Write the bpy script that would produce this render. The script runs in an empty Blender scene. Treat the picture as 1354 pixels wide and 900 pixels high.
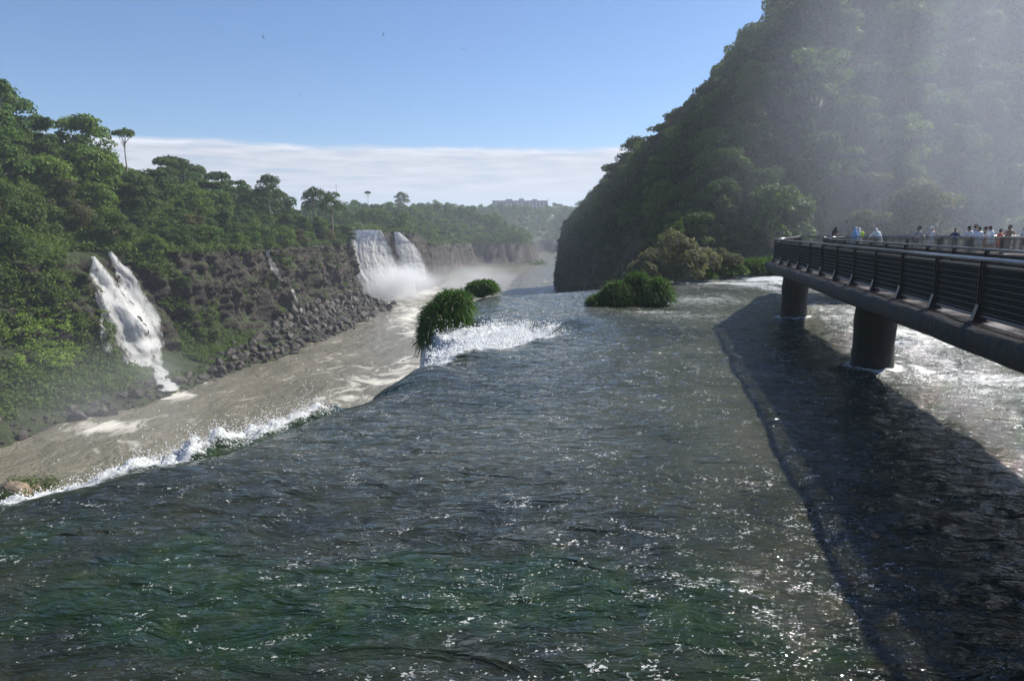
import bpy, bmesh, math, random
import numpy as np
from mathutils import Vector, Matrix

random.seed(7)
RNG = np.random.default_rng(11)
SC = bpy.context.scene
COL = SC.collection
EYE = 4.6            # eye height above the upper river (z = 0)
RIV = -20.4          # level of the river in the gorge
F = 903.0            # focal length in pixels of the photograph
PITCH = math.atan(148.0 / F)
SUN_AZ, SUN_EL = math.radians(55), math.radians(42)

# ------------------------------------------------------------------ helpers
def at(px, Y, py=None):
    """world X (and Z) of a photo pixel at horizontal distance Y"""
    cp, sp = math.cos(PITCH), math.sin(PITCH)
    v = ((py if py is not None else 450) - 450) / F
    # ray in camera space (x right, y down, z forward)
    fy, fz = cp - v * sp, -sp - v * cp
    t = Y / fy
    return Vector(((px - 677) / F * t, Y, EYE + fz * t))

def _hash(ix, iy, iz, seed):
    h = (ix.astype(np.int64) * 374761393 + iy.astype(np.int64) * 668265263 + iz.astype(np.int64) * 2147483647 + seed * 1274126177) & 0xFFFFFFFF
    h = ((h ^ (h >> 13)) * 1274126177) & 0xFFFFFFFF
    h = ((h ^ (h >> 16)) * 2246822519) & 0xFFFFFFFF
    return (h ^ (h >> 15)) & 0xFFFFFFFF

def noise(x, y, z=0.0, seed=0):
    """vectorised gradient-like value noise in -1..1"""
    x, y, z = np.broadcast_arrays(np.asarray(x, float), np.asarray(y, float), np.asarray(z, float))
    xi, yi, zi = np.floor(x), np.floor(y), np.floor(z)
    fx, fy, fz = x - xi, y - yi, z - zi
    u, v, w = [f * f * f * (f * (f * 6 - 15) + 10) for f in (fx, fy, fz)]
    out = 0.0
    for dx in (0, 1):
        for dy in (0, 1):
            for dz in (0, 1):
                h = _hash(xi + dx, yi + dy, zi + dz, seed)
                gx = ((h & 1023) / 511.5) - 1
                gy = (((h >> 10) & 1023) / 511.5) - 1
                gz = (((h >> 20) & 1023) / 511.5) - 1
                g = gx * (fx - dx) + gy * (fy - dy) + gz * (fz - dz)
                out = out + g * (u if dx else 1 - u) * (v if dy else 1 - v) * (w if dz else 1 - w)
    return out * 1.5

def fbm(x, y, z=0.0, octv=4, seed=0, gain=0.5, lac=2.03):
    a, s, out = 1.0, 1.0, 0.0
    for o in range(octv):
        out = out + a * noise(np.asarray(x) * s, np.asarray(y) * s, np.asarray(z) * s, seed + o * 17)
        a *= gain; s *= lac
    return out

def ridged(x, y, z=0.0, octv=3, seed=0):
    a, s, out = 1.0, 1.0, 0.0
    for o in range(octv):
        out = out + a * (1 - np.abs(noise(np.asarray(x) * s, np.asarray(y) * s, np.asarray(z) * s, seed + o * 13)) * 2)
        a *= 0.5; s *= 2.1
    return out

def sstep(a, b, x):
    t = np.clip((x - a) / (b - a), 0, 1)
    return t * t * (3 - 2 * t)

def poly_sdf(px, py, poly, closed=False):
    d = np.full(px.shape, 1e9)
    n = len(poly)
    for i in range(n if closed else n - 1):
        ax, ay = poly[i]; bx, by = poly[(i + 1) % n]
        ex, ey = bx - ax, by - ay
        t = np.clip(((px - ax) * ex + (py - ay) * ey) / (ex * ex + ey * ey), 0, 1)
        d = np.minimum(d, np.hypot(px - ax - t * ex, py - ay - t * ey))
    return d

def inside(px, py, poly):
    c = np.zeros(px.shape, bool)
    n = len(poly)
    for i in range(n):
        ax, ay = poly[i]; bx, by = poly[(i + 1) % n]
        cond = ((ay > py) != (by > py))
        with np.errstate(divide='ignore', invalid='ignore'):
            xx = (bx - ax) * (py - ay) / ((by - ay) if by != ay else 1e-9) + ax
        c ^= cond & (px < xx)
    return c

def mesh_np(name, V, Fq, mat=None, smooth=True, attrs=None, uv=None, mats=None):
    """mesh from numpy arrays; Fq is (n,3) or (n,4)"""
    me = bpy.data.meshes.new(name)
    V = np.asarray(V, np.float32); Fq = np.asarray(Fq, np.int32)
    k = Fq.shape[1]
    me.vertices.add(len(V)); me.vertices.foreach_set('co', V.ravel())
    me.loops.add(Fq.size); me.loops.foreach_set('vertex_index', Fq.ravel())
    me.polygons.add(len(Fq))
    me.polygons.foreach_set('loop_start', np.arange(0, Fq.size, k, dtype=np.int32))
    me.polygons.foreach_set('loop_total', np.full(len(Fq), k, np.int32))
    me.polygons.foreach_set('use_smooth', np.full(len(Fq), bool(smooth)))
    for an, av in (attrs or {}).items():
        a = me.attributes.new(an, 'FLOAT', 'POINT'); a.data.foreach_set('value', np.asarray(av, np.float32).ravel())
    me.update(calc_edges=True); me.validate()
    if mat: me.materials.append(mat)
    return me

def grid_faces(nu, nv, keep=None):
    i = np.arange(nu - 1)[:, None] * nv + np.arange(nv - 1)[None, :]
    f = np.stack([i, i + nv, i + nv + 1, i + 1], -1).reshape(-1, 4)
    if keep is not None:
        f = f[keep[f].all(1)]
    return f

def obj(name, me, parent=None, label=None, cat=None, group=None, kind=None, loc=None, rotz=None):
    o = bpy.data.objects.new(name, me); COL.objects.link(o)
    if parent is not None: o.parent = parent
    if loc is not None: o.location = loc
    if rotz is not None: o.rotation_euler = (0, 0, rotz)
    if label: o['label'] = label
    if cat: o['category'] = cat
    if group: o['group'] = group
    if kind: o['kind'] = kind
    return o

def thing(name, label, cat, loc=(0, 0, 0), rotz=0.0, group=None):
    o = obj(name, None, None, label, cat, group, None, loc, rotz)
    o.empty_display_size = 0.5
    return o

class MB:
    """collects boxes, tubes and rings into one mesh"""
    def __init__(s): s.v = []; s.f = []
    def add(s, V, Fs):
        b = len(s.v); s.v.extend([tuple(p) for p in V]); s.f.extend([tuple(b + i for i in f) for f in Fs])
    def box(s, c, d, rot=None):
        V = []
        for x in (-.5, .5):
            for y in (-.5, .5):
                for z in (-.5, .5):
                    p = Vector((x * d[0], y * d[1], z * d[2]))
                    if rot is not None: p = rot @ p
                    V.append(p + Vector(c))
        s.add(V, [(0, 1, 3, 2), (4, 6, 7, 5), (0, 4, 5, 1), (2, 3, 7, 6), (0, 2, 6, 4), (1, 5, 7, 3)])
    def bar(s, a, b, w, h):
        a, b = Vector(a), Vector(b); d = b - a
        q = d.to_track_quat('X', 'Z').to_matrix()
        s.box((a + b) / 2, (d.length, w, h), q)
    def tube(s, pts, rad, n=8, cap=True):
        pts = [Vector(p) for p in pts]
        if not hasattr(rad, '__len__'): rad = [rad] * len(pts)
        V = []; Fs = []
        up = Vector((0.123, 0.02, 1)).normalized()
        for i, p in enumerate(pts):
            d = (pts[min(i + 1, len(pts) - 1)] - pts[max(i - 1, 0)]).normalized()
            if abs(d.dot(up)) > 0.97: a = d.cross(Vector((1, 0, 0))).normalized()
            else: a = d.cross(up).normalized()
            b = d.cross(a)
            for k in range(n):
                t = 2 * math.pi * k / n
                V.append(p + (a * math.cos(t) + b * math.sin(t)) * rad[i])
        for i in range(len(pts) - 1):
            for k in range(n):
                Fs.append((i * n + k, i * n + (k + 1) % n, (i + 1) * n + (k + 1) % n, (i + 1) * n + k))
        if cap:
            Fs.append(tuple(range(n - 1, -1, -1))); Fs.append(tuple((len(pts) - 1) * n + k for k in range(n)))
        s.add(V, Fs)
    def lathe(s, prof, c=(0, 0, 0), n=20):
        V = []; Fs = []
        for r, z in prof:
            for k in range(n):
                t = 2 * math.pi * k / n
                V.append((c[0] + r * math.cos(t), c[1] + r * math.sin(t), c[2] + z))
        for i in range(len(prof) - 1):
            for k in range(n):
                Fs.append((i * n + k, i * n + (k + 1) % n, (i + 1) * n + (k + 1) % n, (i + 1) * n + k))
        Fs.append(tuple(range(n - 1, -1, -1))); Fs.append(tuple((len(prof) - 1) * n + k for k in range(n)))
        s.add(V, Fs)
    def mesh(s, name, mat, smooth=False, bevel=0):
        me = bpy.data.meshes.new(name); me.from_pydata(s.v, [], s.f)
        bm = bmesh.new(); bm.from_mesh(me)
        bmesh.ops.recalc_face_normals(bm, faces=bm.faces)
        if bevel:
            bmesh.ops.bevel(bm, geom=[e for e in bm.edges], offset=bevel, segments=1, affect='EDGES', clamp_overlap=True)
        bm.to_mesh(me); bm.free()
        if smooth: me.polygons.foreach_set('use_smooth', [True] * len(me.polygons))
        me.materials.append(mat); return me

# ------------------------------------------------------------------ materials
class NT:
    def __init__(s, name):
        s.m = bpy.data.materials.new(name); s.m.use_nodes = True
        s.t = s.m.node_tree; s.t.nodes.clear()
        s.out = s.n('ShaderNodeOutputMaterial')
    def n(s, typ, **kw):
        nd = s.t.nodes.new(typ)
        for k, v in kw.items():
            if k.startswith('i_'):
                key = k[2:]; key = int(key) if key.isdigit() else key.replace('_', ' ')
                s.set(nd.inputs[key], v)
            else: setattr(nd, k, v)
        return nd
    def set(s, inp, v):
        if isinstance(v, bpy.types.NodeSocket): s.t.links.new(v, inp)
        else:
            if hasattr(inp.default_value, '__len__') and hasattr(v, '__len__') and len(inp.default_value) == 4 and len(v) == 3: v = tuple(v) + (1,)
            inp.default_value = v
    def math(s, op, a, b=None, c=None, clamp=False):
        nd = s.n('ShaderNodeMath', operation=op, use_clamp=clamp)
        for i, v in enumerate((a, b, c)):
            if v is not None: s.set(nd.inputs[i], v)
        return nd.outputs[0]
    def ramp(s, x, stops):
        nd = s.n('ShaderNodeValToRGB'); s.set(nd.inputs[0], x)
        e = nd.color_ramp.elements
        while len(e) < len(stops): e.new(0.5)
        for el, (p, c) in zip(e, stops):
            el.position = p; el.color = (c, c, c, 1) if not hasattr(c, '__len__') else tuple(c) + (1,)
        return nd.outputs[0]
    def mix(s, f, a, b, blend='MIX'):
        nd = s.n('ShaderNodeMix', data_type='RGBA', blend_type=blend)
        s.set(nd.inputs[0], f); s.set(nd.inputs[6], a); s.set(nd.inputs[7], b)
        return nd.outputs[2]
    def coord(s, scale=(1, 1, 1), rot=(0, 0, 0), which='Object'):
        tc = s.n('ShaderNodeTexCoord')
        mp = s.n('ShaderNodeMapping'); s.set(mp.inputs[0], tc.outputs[which])
        mp.inputs['Scale'].default_value = scale; mp.inputs['Rotation'].default_value = rot
        return mp.outputs[0]
    def noise(s, vec, scale, detail=4, rough=0.55, dist=0.0):
        nd = s.n('ShaderNodeTexNoise'); s.set(nd.inputs['Vector'], vec)
        nd.inputs['Scale'].default_value = scale; nd.inputs['Detail'].default_value = detail
        nd.inputs['Roughness'].default_value = rough; nd.inputs['Distortion'].default_value = dist
        return nd.outputs[0]
    def attr(s, name): return s.n('ShaderNodeAttribute', attribute_name=name).outputs['Fac']
    def bump(s, h, strength, dist, normal=None):
        nd = s.n('ShaderNodeBump'); s.set(nd.inputs['Height'], h)
        nd.inputs['Strength'].default_value = strength; nd.inputs['Distance'].default_value = dist
        if normal is not None: s.set(nd.inputs['Normal'], normal)
        return nd.outputs[0]
    def pbsdf(s, color, rough=0.6, spec=0.5, normal=None, **kw):
        nd = s.n('ShaderNodeBsdfPrincipled')
        s.set(nd.inputs['Base Color'], color); s.set(nd.inputs['Roughness'], rough)
        s.set(nd.inputs['Specular IOR Level'], spec)
        if normal is not None: s.set(nd.inputs['Normal'], normal)
        for k, v in kw.items(): s.set(nd.inputs[k.replace('_', ' ')], v)
        return nd.outputs[0]
    def surf(s, sh): s.t.links.new(sh, s.out.inputs['Surface']); return s.m
    def mixsh(s, f, a, b):
        nd = s.n('ShaderNodeMixShader'); s.set(nd.inputs[0], f)
        s.t.links.new(a, nd.inputs[1]); s.t.links.new(b, nd.inputs[2]); return nd.outputs[0]

def plain(name, col, rough=0.6, spec=0.4, var=0.25, scale=3.0, metallic=0.0, bump=0.0):
    t = NT(name); c = t.coord()
    n = t.noise(c, scale, 5)
    f = t.ramp(n, [(0.3, 1 - var), (0.7, 1 + var)])
    col2 = t.mix(1.0, col, f, 'MULTIPLY')
    nm = t.bump(t.noise(c, scale * 6, 4), 0.6, bump) if bump else None
    return t.surf(t.pbsdf(col2, rough, spec, nm, Metallic=metallic))

def foliage_mat(name, c1, c2, c3, transl=0.35, hue_var=0.5, scale=0.25):
    """leaf material: hue varies from plant to plant and clump to clump"""
    t = NT(name)
    oi = t.n('ShaderNodeObjectInfo').outputs['Random']
    co = t.coord()
    n = t.noise(co, scale, 3)
    n2 = t.noise(co, scale * 9, 2)
    a = t.math('ADD', t.math('MULTIPLY', oi, hue_var), t.math('MULTIPLY', n, 1.0 - hue_var * 0.5))
    col = t.ramp(a, [(0.3, c1), (0.6, c2), (0.95, c3)])
    col = t.mix(1.0, col, t.ramp(n2, [(0.3, 0.7), (0.7, 1.35)]), 'MULTIPLY')
    d = t.n('ShaderNodeBsdfPrincipled'); t.set(d.inputs['Base Color'], col)
    d.inputs['Roughness'].default_value = 0.65; d.inputs['Specular IOR Level'].default_value = 0.18
    tr = t.n('ShaderNodeBsdfTranslucent'); t.set(tr.inputs['Color'], t.mix(1.0, col, (1.2, 1.3, 0.6), 'MULTIPLY'))
    return t.surf(t.mixsh(transl, d.outputs[0], tr.outputs[0]))

M = {}
M['leaf'] = foliage_mat('rainforest_leaves', (0.0489, 0.0881, 0.0225), (0.0815, 0.1492, 0.0299), (0.1469, 0.212, 0.0424))
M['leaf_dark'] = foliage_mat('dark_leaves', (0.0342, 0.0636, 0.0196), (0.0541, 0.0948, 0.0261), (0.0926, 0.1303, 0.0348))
M['leaf_olive'] = foliage_mat('olive_leaves', (0.0783, 0.0837, 0.0365), (0.1107, 0.108, 0.0486), (0.1553, 0.135, 0.0675))
M['leaf_light'] = foliage_mat('light_leaves', (0.0907, 0.1482, 0.0298), (0.1296, 0.1953, 0.0397), (0.1686, 0.229, 0.0546))
M['shrub'] = foliage_mat('shrub_leaves', (0.0599, 0.0978, 0.0218), (0.0969, 0.1451, 0.0295), (0.1569, 0.1926, 0.0458), hue_var=0.0, scale=0.12)
M['moss'] = foliage_mat('bright_moss_leaves', (0.15, 0.24, 0.035), (0.21, 0.32, 0.05), (0.26, 0.36, 0.07), hue_var=0.0, scale=0.3)
M['grey_leaf'] = foliage_mat('grey_bush_leaves', (0.093, 0.099, 0.063), (0.1275, 0.132, 0.0825), (0.18, 0.1725, 0.105), scale=0.5)
M['dry_blade'] = plain('dry_grass_blades', (0.16, 0.135, 0.055), .6, .3, .4, 2.0)
M['blade'] = foliage_mat('grass_blades', (0.0357, 0.0927, 0.0137), (0.0612, 0.1392, 0.0195), (0.1148, 0.212, 0.0342), scale=0.9)
M['bark'] = plain('bark', (0.16, 0.13, 0.10), 0.85, 0.2)
M['palebark'] = plain('pale_bark', (0.30, 0.26, 0.21), 0.85, 0.2)

def rock_material():
    t = NT('basalt_rock_with_moss')
    co = t.coord()
    geo = t.n('ShaderNodeNewGeometry')
    sep = t.n('ShaderNodeSeparateXYZ'); t.set(sep.inputs[0], geo.outputs['Normal'])
    nz = sep.outputs['Z']
    n1 = t.noise(t.coord((1, 1, 0.35)), 0.35, 6, 0.65)
    n2 = t.noise(co, 1.7, 6, 0.7)
    rock = t.ramp(t.math('ADD', t.math('MULTIPLY', n1, 0.6), t.math('MULTIPLY', n2, 0.4)),
                  [(0.32, (0.012, 0.010, 0.009)), (0.47, (0.040, 0.032, 0.026)), (0.58, (0.085, 0.068, 0.050)), (0.70, (0.25, 0.19, 0.13))])
    moss = t.ramp(t.noise(co, 0.9, 5), [(0.3, (0.030, 0.045, 0.016)), (0.7, (0.075, 0.100, 0.030))])
    mk = t.math('ADD', t.math('MULTIPLY', nz, 1.0), t.math('MULTIPLY', t.noise(t.coord((1, 1, 0.28)), 0.30, 5, 0.6), 1.9))
    mk = t.math('SUBTRACT', mk, 0.27)
    mk = t.math('ADD', mk, t.attr('veg'))
    m = t.ramp(t.math('MULTIPLY', mk, 0.5), [(0.56, 0.0), (0.68, 1.0)])
    col = t.mix(m, rock, moss)
    h = t.math('ADD', n2, t.math('MULTIPLY', t.noise(co, 5.0, 5, 0.7), 0.4))
    return t.surf(t.pbsdf(col, 0.75, 0.35, t.bump(h, 1.0, 1.1)))
M['rock'] = rock_material()

def boulder_material():
    t = NT('wet_dark_boulder')
    co = t.coord()
    oi = t.n('ShaderNodeObjectInfo').outputs['Random']
    n2 = t.noise(co, 1.2, 6, 0.7)
    rock = t.ramp(t.math('ADD', t.math('MULTIPLY', oi, 0.25), t.math('MULTIPLY', n2, 0.75)),
                  [(0.30, (0.016, 0.014, 0.012)), (0.55, (0.048, 0.039, 0.032)), (0.78, (0.13, 0.105, 0.08))])
    return t.surf(t.pbsdf(rock, 0.6, 0.45, t.bump(t.noise(co, 4, 5, .7), 0.8, 0.25)))
M['boulder'] = boulder_material()

def upper_water_material():
    t = NT('fast_shallow_river')
    bed = t.attr('bed'); foam = t.attr('foam'); dk = t.attr('depth')
    co = t.coord()
    flow = t.coord((0.62, 1.45, 1.0), (0, 0, math.radians(-24)))
    brown = t.ramp(t.noise(co, 0.8, 5, 0.6), [(0.3, (0.008, 0.010, 0.006)), (0.7, (0.026, 0.029, 0.016))])
    green = t.ramp(t.noise(co, 1.7, 6, 0.7), [(0.3, (0.003, 0.009, 0.003)), (0.55, (0.010, 0.025, 0.006)), (0.75, (0.034, 0.050, 0.013))])
    silt = t.ramp(t.noise(co, 0.5, 5, 0.6), [(0.3, (0.048, 0.056, 0.040)), (0.7, (0.105, 0.108, 0.074))])
    bedf = t.math('ADD', bed, t.math('MULTIPLY', t.math('SUBTRACT', t.noise(co, 0.9, 6, 0.65), 0.5), 1.9))
    c = t.mix(t.ramp(bedf, [(0.30, 0.0), (0.75, 1.0)]), brown, green)
    c = t.mix(dk, c, silt)
    r1 = t.noise(flow, 1.5, 3, 0.5, 1.0)
    r2 = t.noise(flow, 5.5, 3, 0.55, 1.2)
    r3 = t.noise(flow, 19.0, 2, 0.5, 0.6)
    sharp = t.math('ABSOLUTE', t.math('SUBTRACT', r2, 0.5))
    h = t.math('ADD', t.math('ADD', t.math('MULTIPLY', r1, 0.80), t.math('MULTIPLY', sharp, -0.22)), t.math('MULTIPLY', r3, 0.036))
    nb = t.bump(h, 1.0, 0.25)
    w = t.pbsdf(c, 0.045, 0.5, nb, IOR=1.333)
    # white flecks on the crests: painted sun glints along with some froth
    flw = t.coord((0.8, 1.2, 1.0), (0, 0, math.radians(-30)))
    cl = t.ramp(t.math('ADD', t.noise(flw, 1.5, 4, 0.65, 1.6), t.math('MULTIPLY', foam, 0.45)), [(0.50, 0.0), (0.68, 1.0)])
    fl = t.noise(flw, 21.0, 3, 0.65, 0.8)
    fk = t.ramp(t.math('ADD', fl, t.math('MULTIPLY', cl, 0.138)), [(0.695, 0.0), (0.73, 0.9)])
    # solid white where the water breaks
    f1 = t.noise(flow, 3.2, 9, 0.72, 1.4)
    f2 = t.noise(flow, 0.45, 3, 0.6)
    ff = t.math('ADD', t.math('ADD', f1, t.math('MULTIPLY', f2, 0.30)), t.math('MULTIPLY', foam, 0.62))
    fm = t.ramp(t.math('SUBTRACT', ff, 0.5), [(0.44, 0.0), (0.60, 0.93)])
    fm = t.math('MAXIMUM', fm, fk)
    white = t.pbsdf(t.ramp(f1, [(0.3, (0.60, 0.62, 0.61)), (0.6, (0.86, 0.87, 0.86))]), 0.5, 0.3, t.bump(f1, 1.0, 0.15))
    return t.surf(t.mixsh(fm, w, white))
M['upper_water'] = upper_water_material()

def river_material():
    t = NT('brown_gorge_river')
    co = t.coord()
    flow = t.coord((1.15, 0.75, 1.0), (0, 0, math.radians(-20)))
    foam = t.attr('foam')
    c = t.ramp(t.noise(flow, 0.11, 5, 0.6, 0.6), [(0.3, (0.135, 0.124, 0.088)), (0.7, (0.215, 0.196, 0.146))])
    h = t.math('ADD', t.math('MULTIPLY', t.noise(flow, 0.35, 5, 0.6, 0.8), 1.0), t.math('MULTIPLY', t.noise(flow, 2.2, 4, 0.6), 0.3))
    w = t.pbsdf(c, 0.18, 0.5, t.bump(h, 1.0, 0.8), IOR=1.333)
    f1 = t.noise(flow, 0.17, 9, 0.70, 1.5)
    ff = t.math('ADD', f1, t.math('MULTIPLY', foam, 0.42))
    fm = t.ramp(ff, [(0.60, 0.0), (0.78, 0.9)])
    white = t.pbsdf((0.66, 0.63, 0.55), 0.6, 0.3)
    return t.surf(t.mixsh(fm, w, white))
M['river'] = river_material()

def falls_material(name, gap=0.35, sc=1.0):
    t = NT(name)
    st = t.n('ShaderNodeAttribute', attribute_name='u').outputs['Fac']
    sv = t.n('ShaderNodeAttribute', attribute_name='v').outputs['Fac']
    cb = t.n('ShaderNodeCombineXYZ'); t.set(cb.inputs[0], st); t.set(cb.inputs[1], t.math('MULTIPLY', sv, 0.22))
    ed = t.attr('edge')
    n = t.noise(cb.outputs[0], 0.55 * sc, 8, 0.66, 0.8)
    n2 = t.noise(t.coord((1, 1, .55)), 0.9, 9, 0.78, 0.6)
    a = t.math('ADD', t.math('ADD', t.math('MULTIPLY', n, 0.62), t.math('MULTIPLY', n2, 0.38)), ed)
    al = t.ramp(a, [(gap - 0.04, 0.0), (gap + 0.12, 1.0)])
    col = t.ramp(a, [(0.34, (0.72, 0.75, 0.77)), (0.46, (0.95, 0.95, 0.94))])
    d = t.pbsdf(col, 0.7, 0.2, t.bump(t.math('ADD', n, n2), 0.35, 0.25))
    tr = t.n('ShaderNodeBsdfTranslucent'); t.set(tr.inputs[0], (0.96, 0.96, 0.96))
    sh = t.mixsh(0.62, d, tr.outputs[0])
    tp = t.n('ShaderNodeBsdfTransparent')
    return t.surf(t.mixsh(al, tp.outputs[0], sh))
M['falls'] = falls_material('white_falling_water', 0.28)
M['falls_mid'] = falls_material('broken_falling_water', 0.375, 1.6)
M['falls_thin'] = falls_material('thin_falling_water', 0.44, 2.0)
M['droplet'] = plain('white_droplets', (0.86, 0.87, 0.87), 0.4, 0.4, 0.05)

def concrete_mat():
    t = NT('wet_mossy_concrete'); co = t.coord()
    n = t.noise(t.coord((1, 1, 0.5)), 1.1, 6, 0.65)
    c = t.ramp(n, [(0.3, (0.012, 0.011, 0.009)), (0.55, (0.032, 0.028, 0.022)), (0.75, (0.085, 0.072, 0.055))])
    st = t.ramp(t.noise(t.coord((2.2, 2.2, 0.25)), 1.2, 5, .6), [(0.45, 0.0), (0.7, 0.75)])
    c = t.mix(st, c, (0.070, 0.045, 0.028))
    m = t.ramp(t.noise(co, 0.8, 6, .65), [(0.50, 0.0), (0.62, 0.85)])
    c = t.mix(m, c, (0.030, 0.042, 0.014))
    return t.surf(t.pbsdf(c, 0.6, 0.4, t.bump(t.noise(co, 7, 7, .75), 1.0, 0.10)))
M['concrete'] = concrete_mat()
def deck_mat():
    t = NT('wet_red_brown_deck'); co = t.coord()
    c = t.ramp(t.noise(co, 1.3, 5, 0.65), [(0.3, (0.026, 0.016, 0.012)), (0.7, (0.062, 0.038, 0.027))])
    r = t.ramp(t.noise(co, 0.8, 4), [(0.4, 0.12), (0.65, 0.5)])
    return t.surf(t.pbsdf(c, r, 0.5, t.bump(t.noise(co, 12, 4), 0.5, 0.02)))
M['deck'] = deck_mat()
M['steel'] = plain('dark_painted_steel', (0.022, 0.021, 0.020), 0.32, 0.5, 0.35, 2.0)
M['wire'] = plain('dark_wire_mesh', (0.016, 0.018, 0.015), 0.4, 0.5, 0.3, 2.0)
M['handrail'] = plain('worn_handrail', (0.24, 0.235, 0.23), 0.24, 0.6, 0.3, 2.0, metallic=0.6)
HAZE = 0.00036
EXPOSURE = 0.75
# ------------------------------------------------------------------ upper river (the shelf the camera looks over)
CREST = [(-30, -14), (-16, 5.0), (-9.3, 11.0), (-6.6, 13.2), (-4.7, 16.6), (-3.5, 20.0), (-2.6, 22.6), (-0.4, 26.2), (2.2, 30.2),
         (2.3, 32.0), (-0.2, 33.4), (-2.6, 35.0), (-3.0, 40.0), (-2.4, 46.5), (1.5, 49.5), (6.0, 51.5), (13.0, 60.0), (20.0, 72.0), (24, 82)]
SHELF = CREST + [(140, 82), (140, -14)]

def shelf_s(X, Y):
    d = poly_sdf(X, Y, CREST)
    return np.where(inside(X, Y, SHELF), -d, d)

PIERS = [(9.1, 8.9), (11.76, 21.9), (14.4, 34.7), (26.0, 47.0), (39.0, 47.0)]

def shelf_height(X, Y):
    s = shelf_s(X, Y)
    wob = 0.5 * noise(X * 0.35, Y * 0.35, 0, 5) + 0.25 * noise(X * 1.1, Y * 1.1, 0, 6)
    s = s + wob * np.clip(1 - np.abs(s) / 5, 0, 1)
    t = np.clip(s + 1.2, 0, None)
    W = sstep(22.3, 24.3, Y) * (1 - sstep(32.8, 34.2, Y))                       # the gentle chute in the notch
    tp = np.interp(Y, [17.2, 18.6, 22.5, 24.5, 26, 27.5, 30, 33, 34.5], [4.8, 2.2, 2.0, 2.2, 3.3, 4.6, 4.8, 4.0, 2.4])   # where it drops away
    kq = 0.15 * (1 - W) + 0.030 * W
    z = -kq * np.minimum(t, 4) ** 2 - (1.2 * (1 - W) + .24 * W) * np.clip(np.minimum(t, tp) - 4, 0, None) - 15 * np.clip(t - tp, 0, None)
    # flow-aligned coordinates: water runs towards the lip (down-left)
    ca, sa = math.cos(math.radians(-24)), math.sin(math.radians(-24))
    A = X * ca - Y * sa; B = X * sa + Y * ca
    calm = np.clip(1 - t / 5, 0.15, 1)
    rough = sstep(0, 1, np.clip((X - (6.2 + .204 * Y)) / 4, 0, 1)) * 0.9          # choppy water beyond the walkway
    sw = 0.13 * fbm(A * 0.22, B * 0.42, 0, 3, 21) * (0.7 + rough)
    r = 0.035 * ridged(A * 0.8 + 0.6 * noise(A * .5, B * .5, 0, 9), B * 1.5, 0, 2, 31) * (0.7 + 1.2 * rough)
    r2 = 0.016 * ridged(A * 2.6, B * 4.2, 0, 2, 41)
    z = z + (sw + r + r2) * calm
    # boulder humps just before the lip: smooth dark swells
    for (hx, hy, hr, hh) in ((-3.1, 21.3, 1.3, 0.38), (-6.4, 12.3, 1.6, 0.22), (-1.6, 24.2, 1.6, 0.30), (3.6, 33.0, 2.2, 0.30), (5.5, 28.0, 2.5, 0.12)):
        z = z + hh * np.exp(-(((X - hx) / hr) ** 2 + ((Y - hy) / (hr * 0.75)) ** 2))
    # pile-up against the piers
    for (qx, qy) in PIERS:
        d = np.hypot(X - qx, Y - qy)
        z = z + 0.16 * np.exp(-((d - 0.75) / 0.35) ** 2) * (0.6 + 0.4 * noise(X * 3, Y * 3, 0, 77))
    # white leap of water just past the lip
    leap = sstep(0.1, 0.9, s) * (1 - sstep(1.6, 3.4, s)) * sstep(10.0, 11.4, Y) * (1 - sstep(17.4, 19.0, Y)) * (t < tp + .1)
    lump = 0.60 + 0.55 * fbm(X * 0.8, Y * 0.8, 0, 2, 51) + 0.30 * fbm(X * 3.5, Y * 3.5, 0, 3, 52)
    amp = 0.34 + 0.58 * sstep(12.2, 14.2, Y) * (1 - 0.35 * sstep(17, 19, Y)) * (0.85 + 0.5 * noise(Y * 0.7, 1.5, 0, 3))
    z = z + leap * np.clip(lump, 0, 1.6) * amp
    # the broken white chute in the notch
    ch = sstep(-0.9, 0.3, s) * sstep(22.0, 24, Y) * (1 - sstep(33.5, 36, Y)) * (1 - sstep(7, 9, t)) * (t < tp + .15)
    z = z + ch * (0.26 * fbm(A * 0.7, B * 1.6, 0, 4, 61) + 0.10 * noise(X * 5, Y * 5, 0, 62))
    foam = leap * 1.1 + ch * (0.62 + 1.15 * fbm(A * 0.22, B * 0.8, 0, 4, 63))
    return s, t, z, foam, ch

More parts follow.
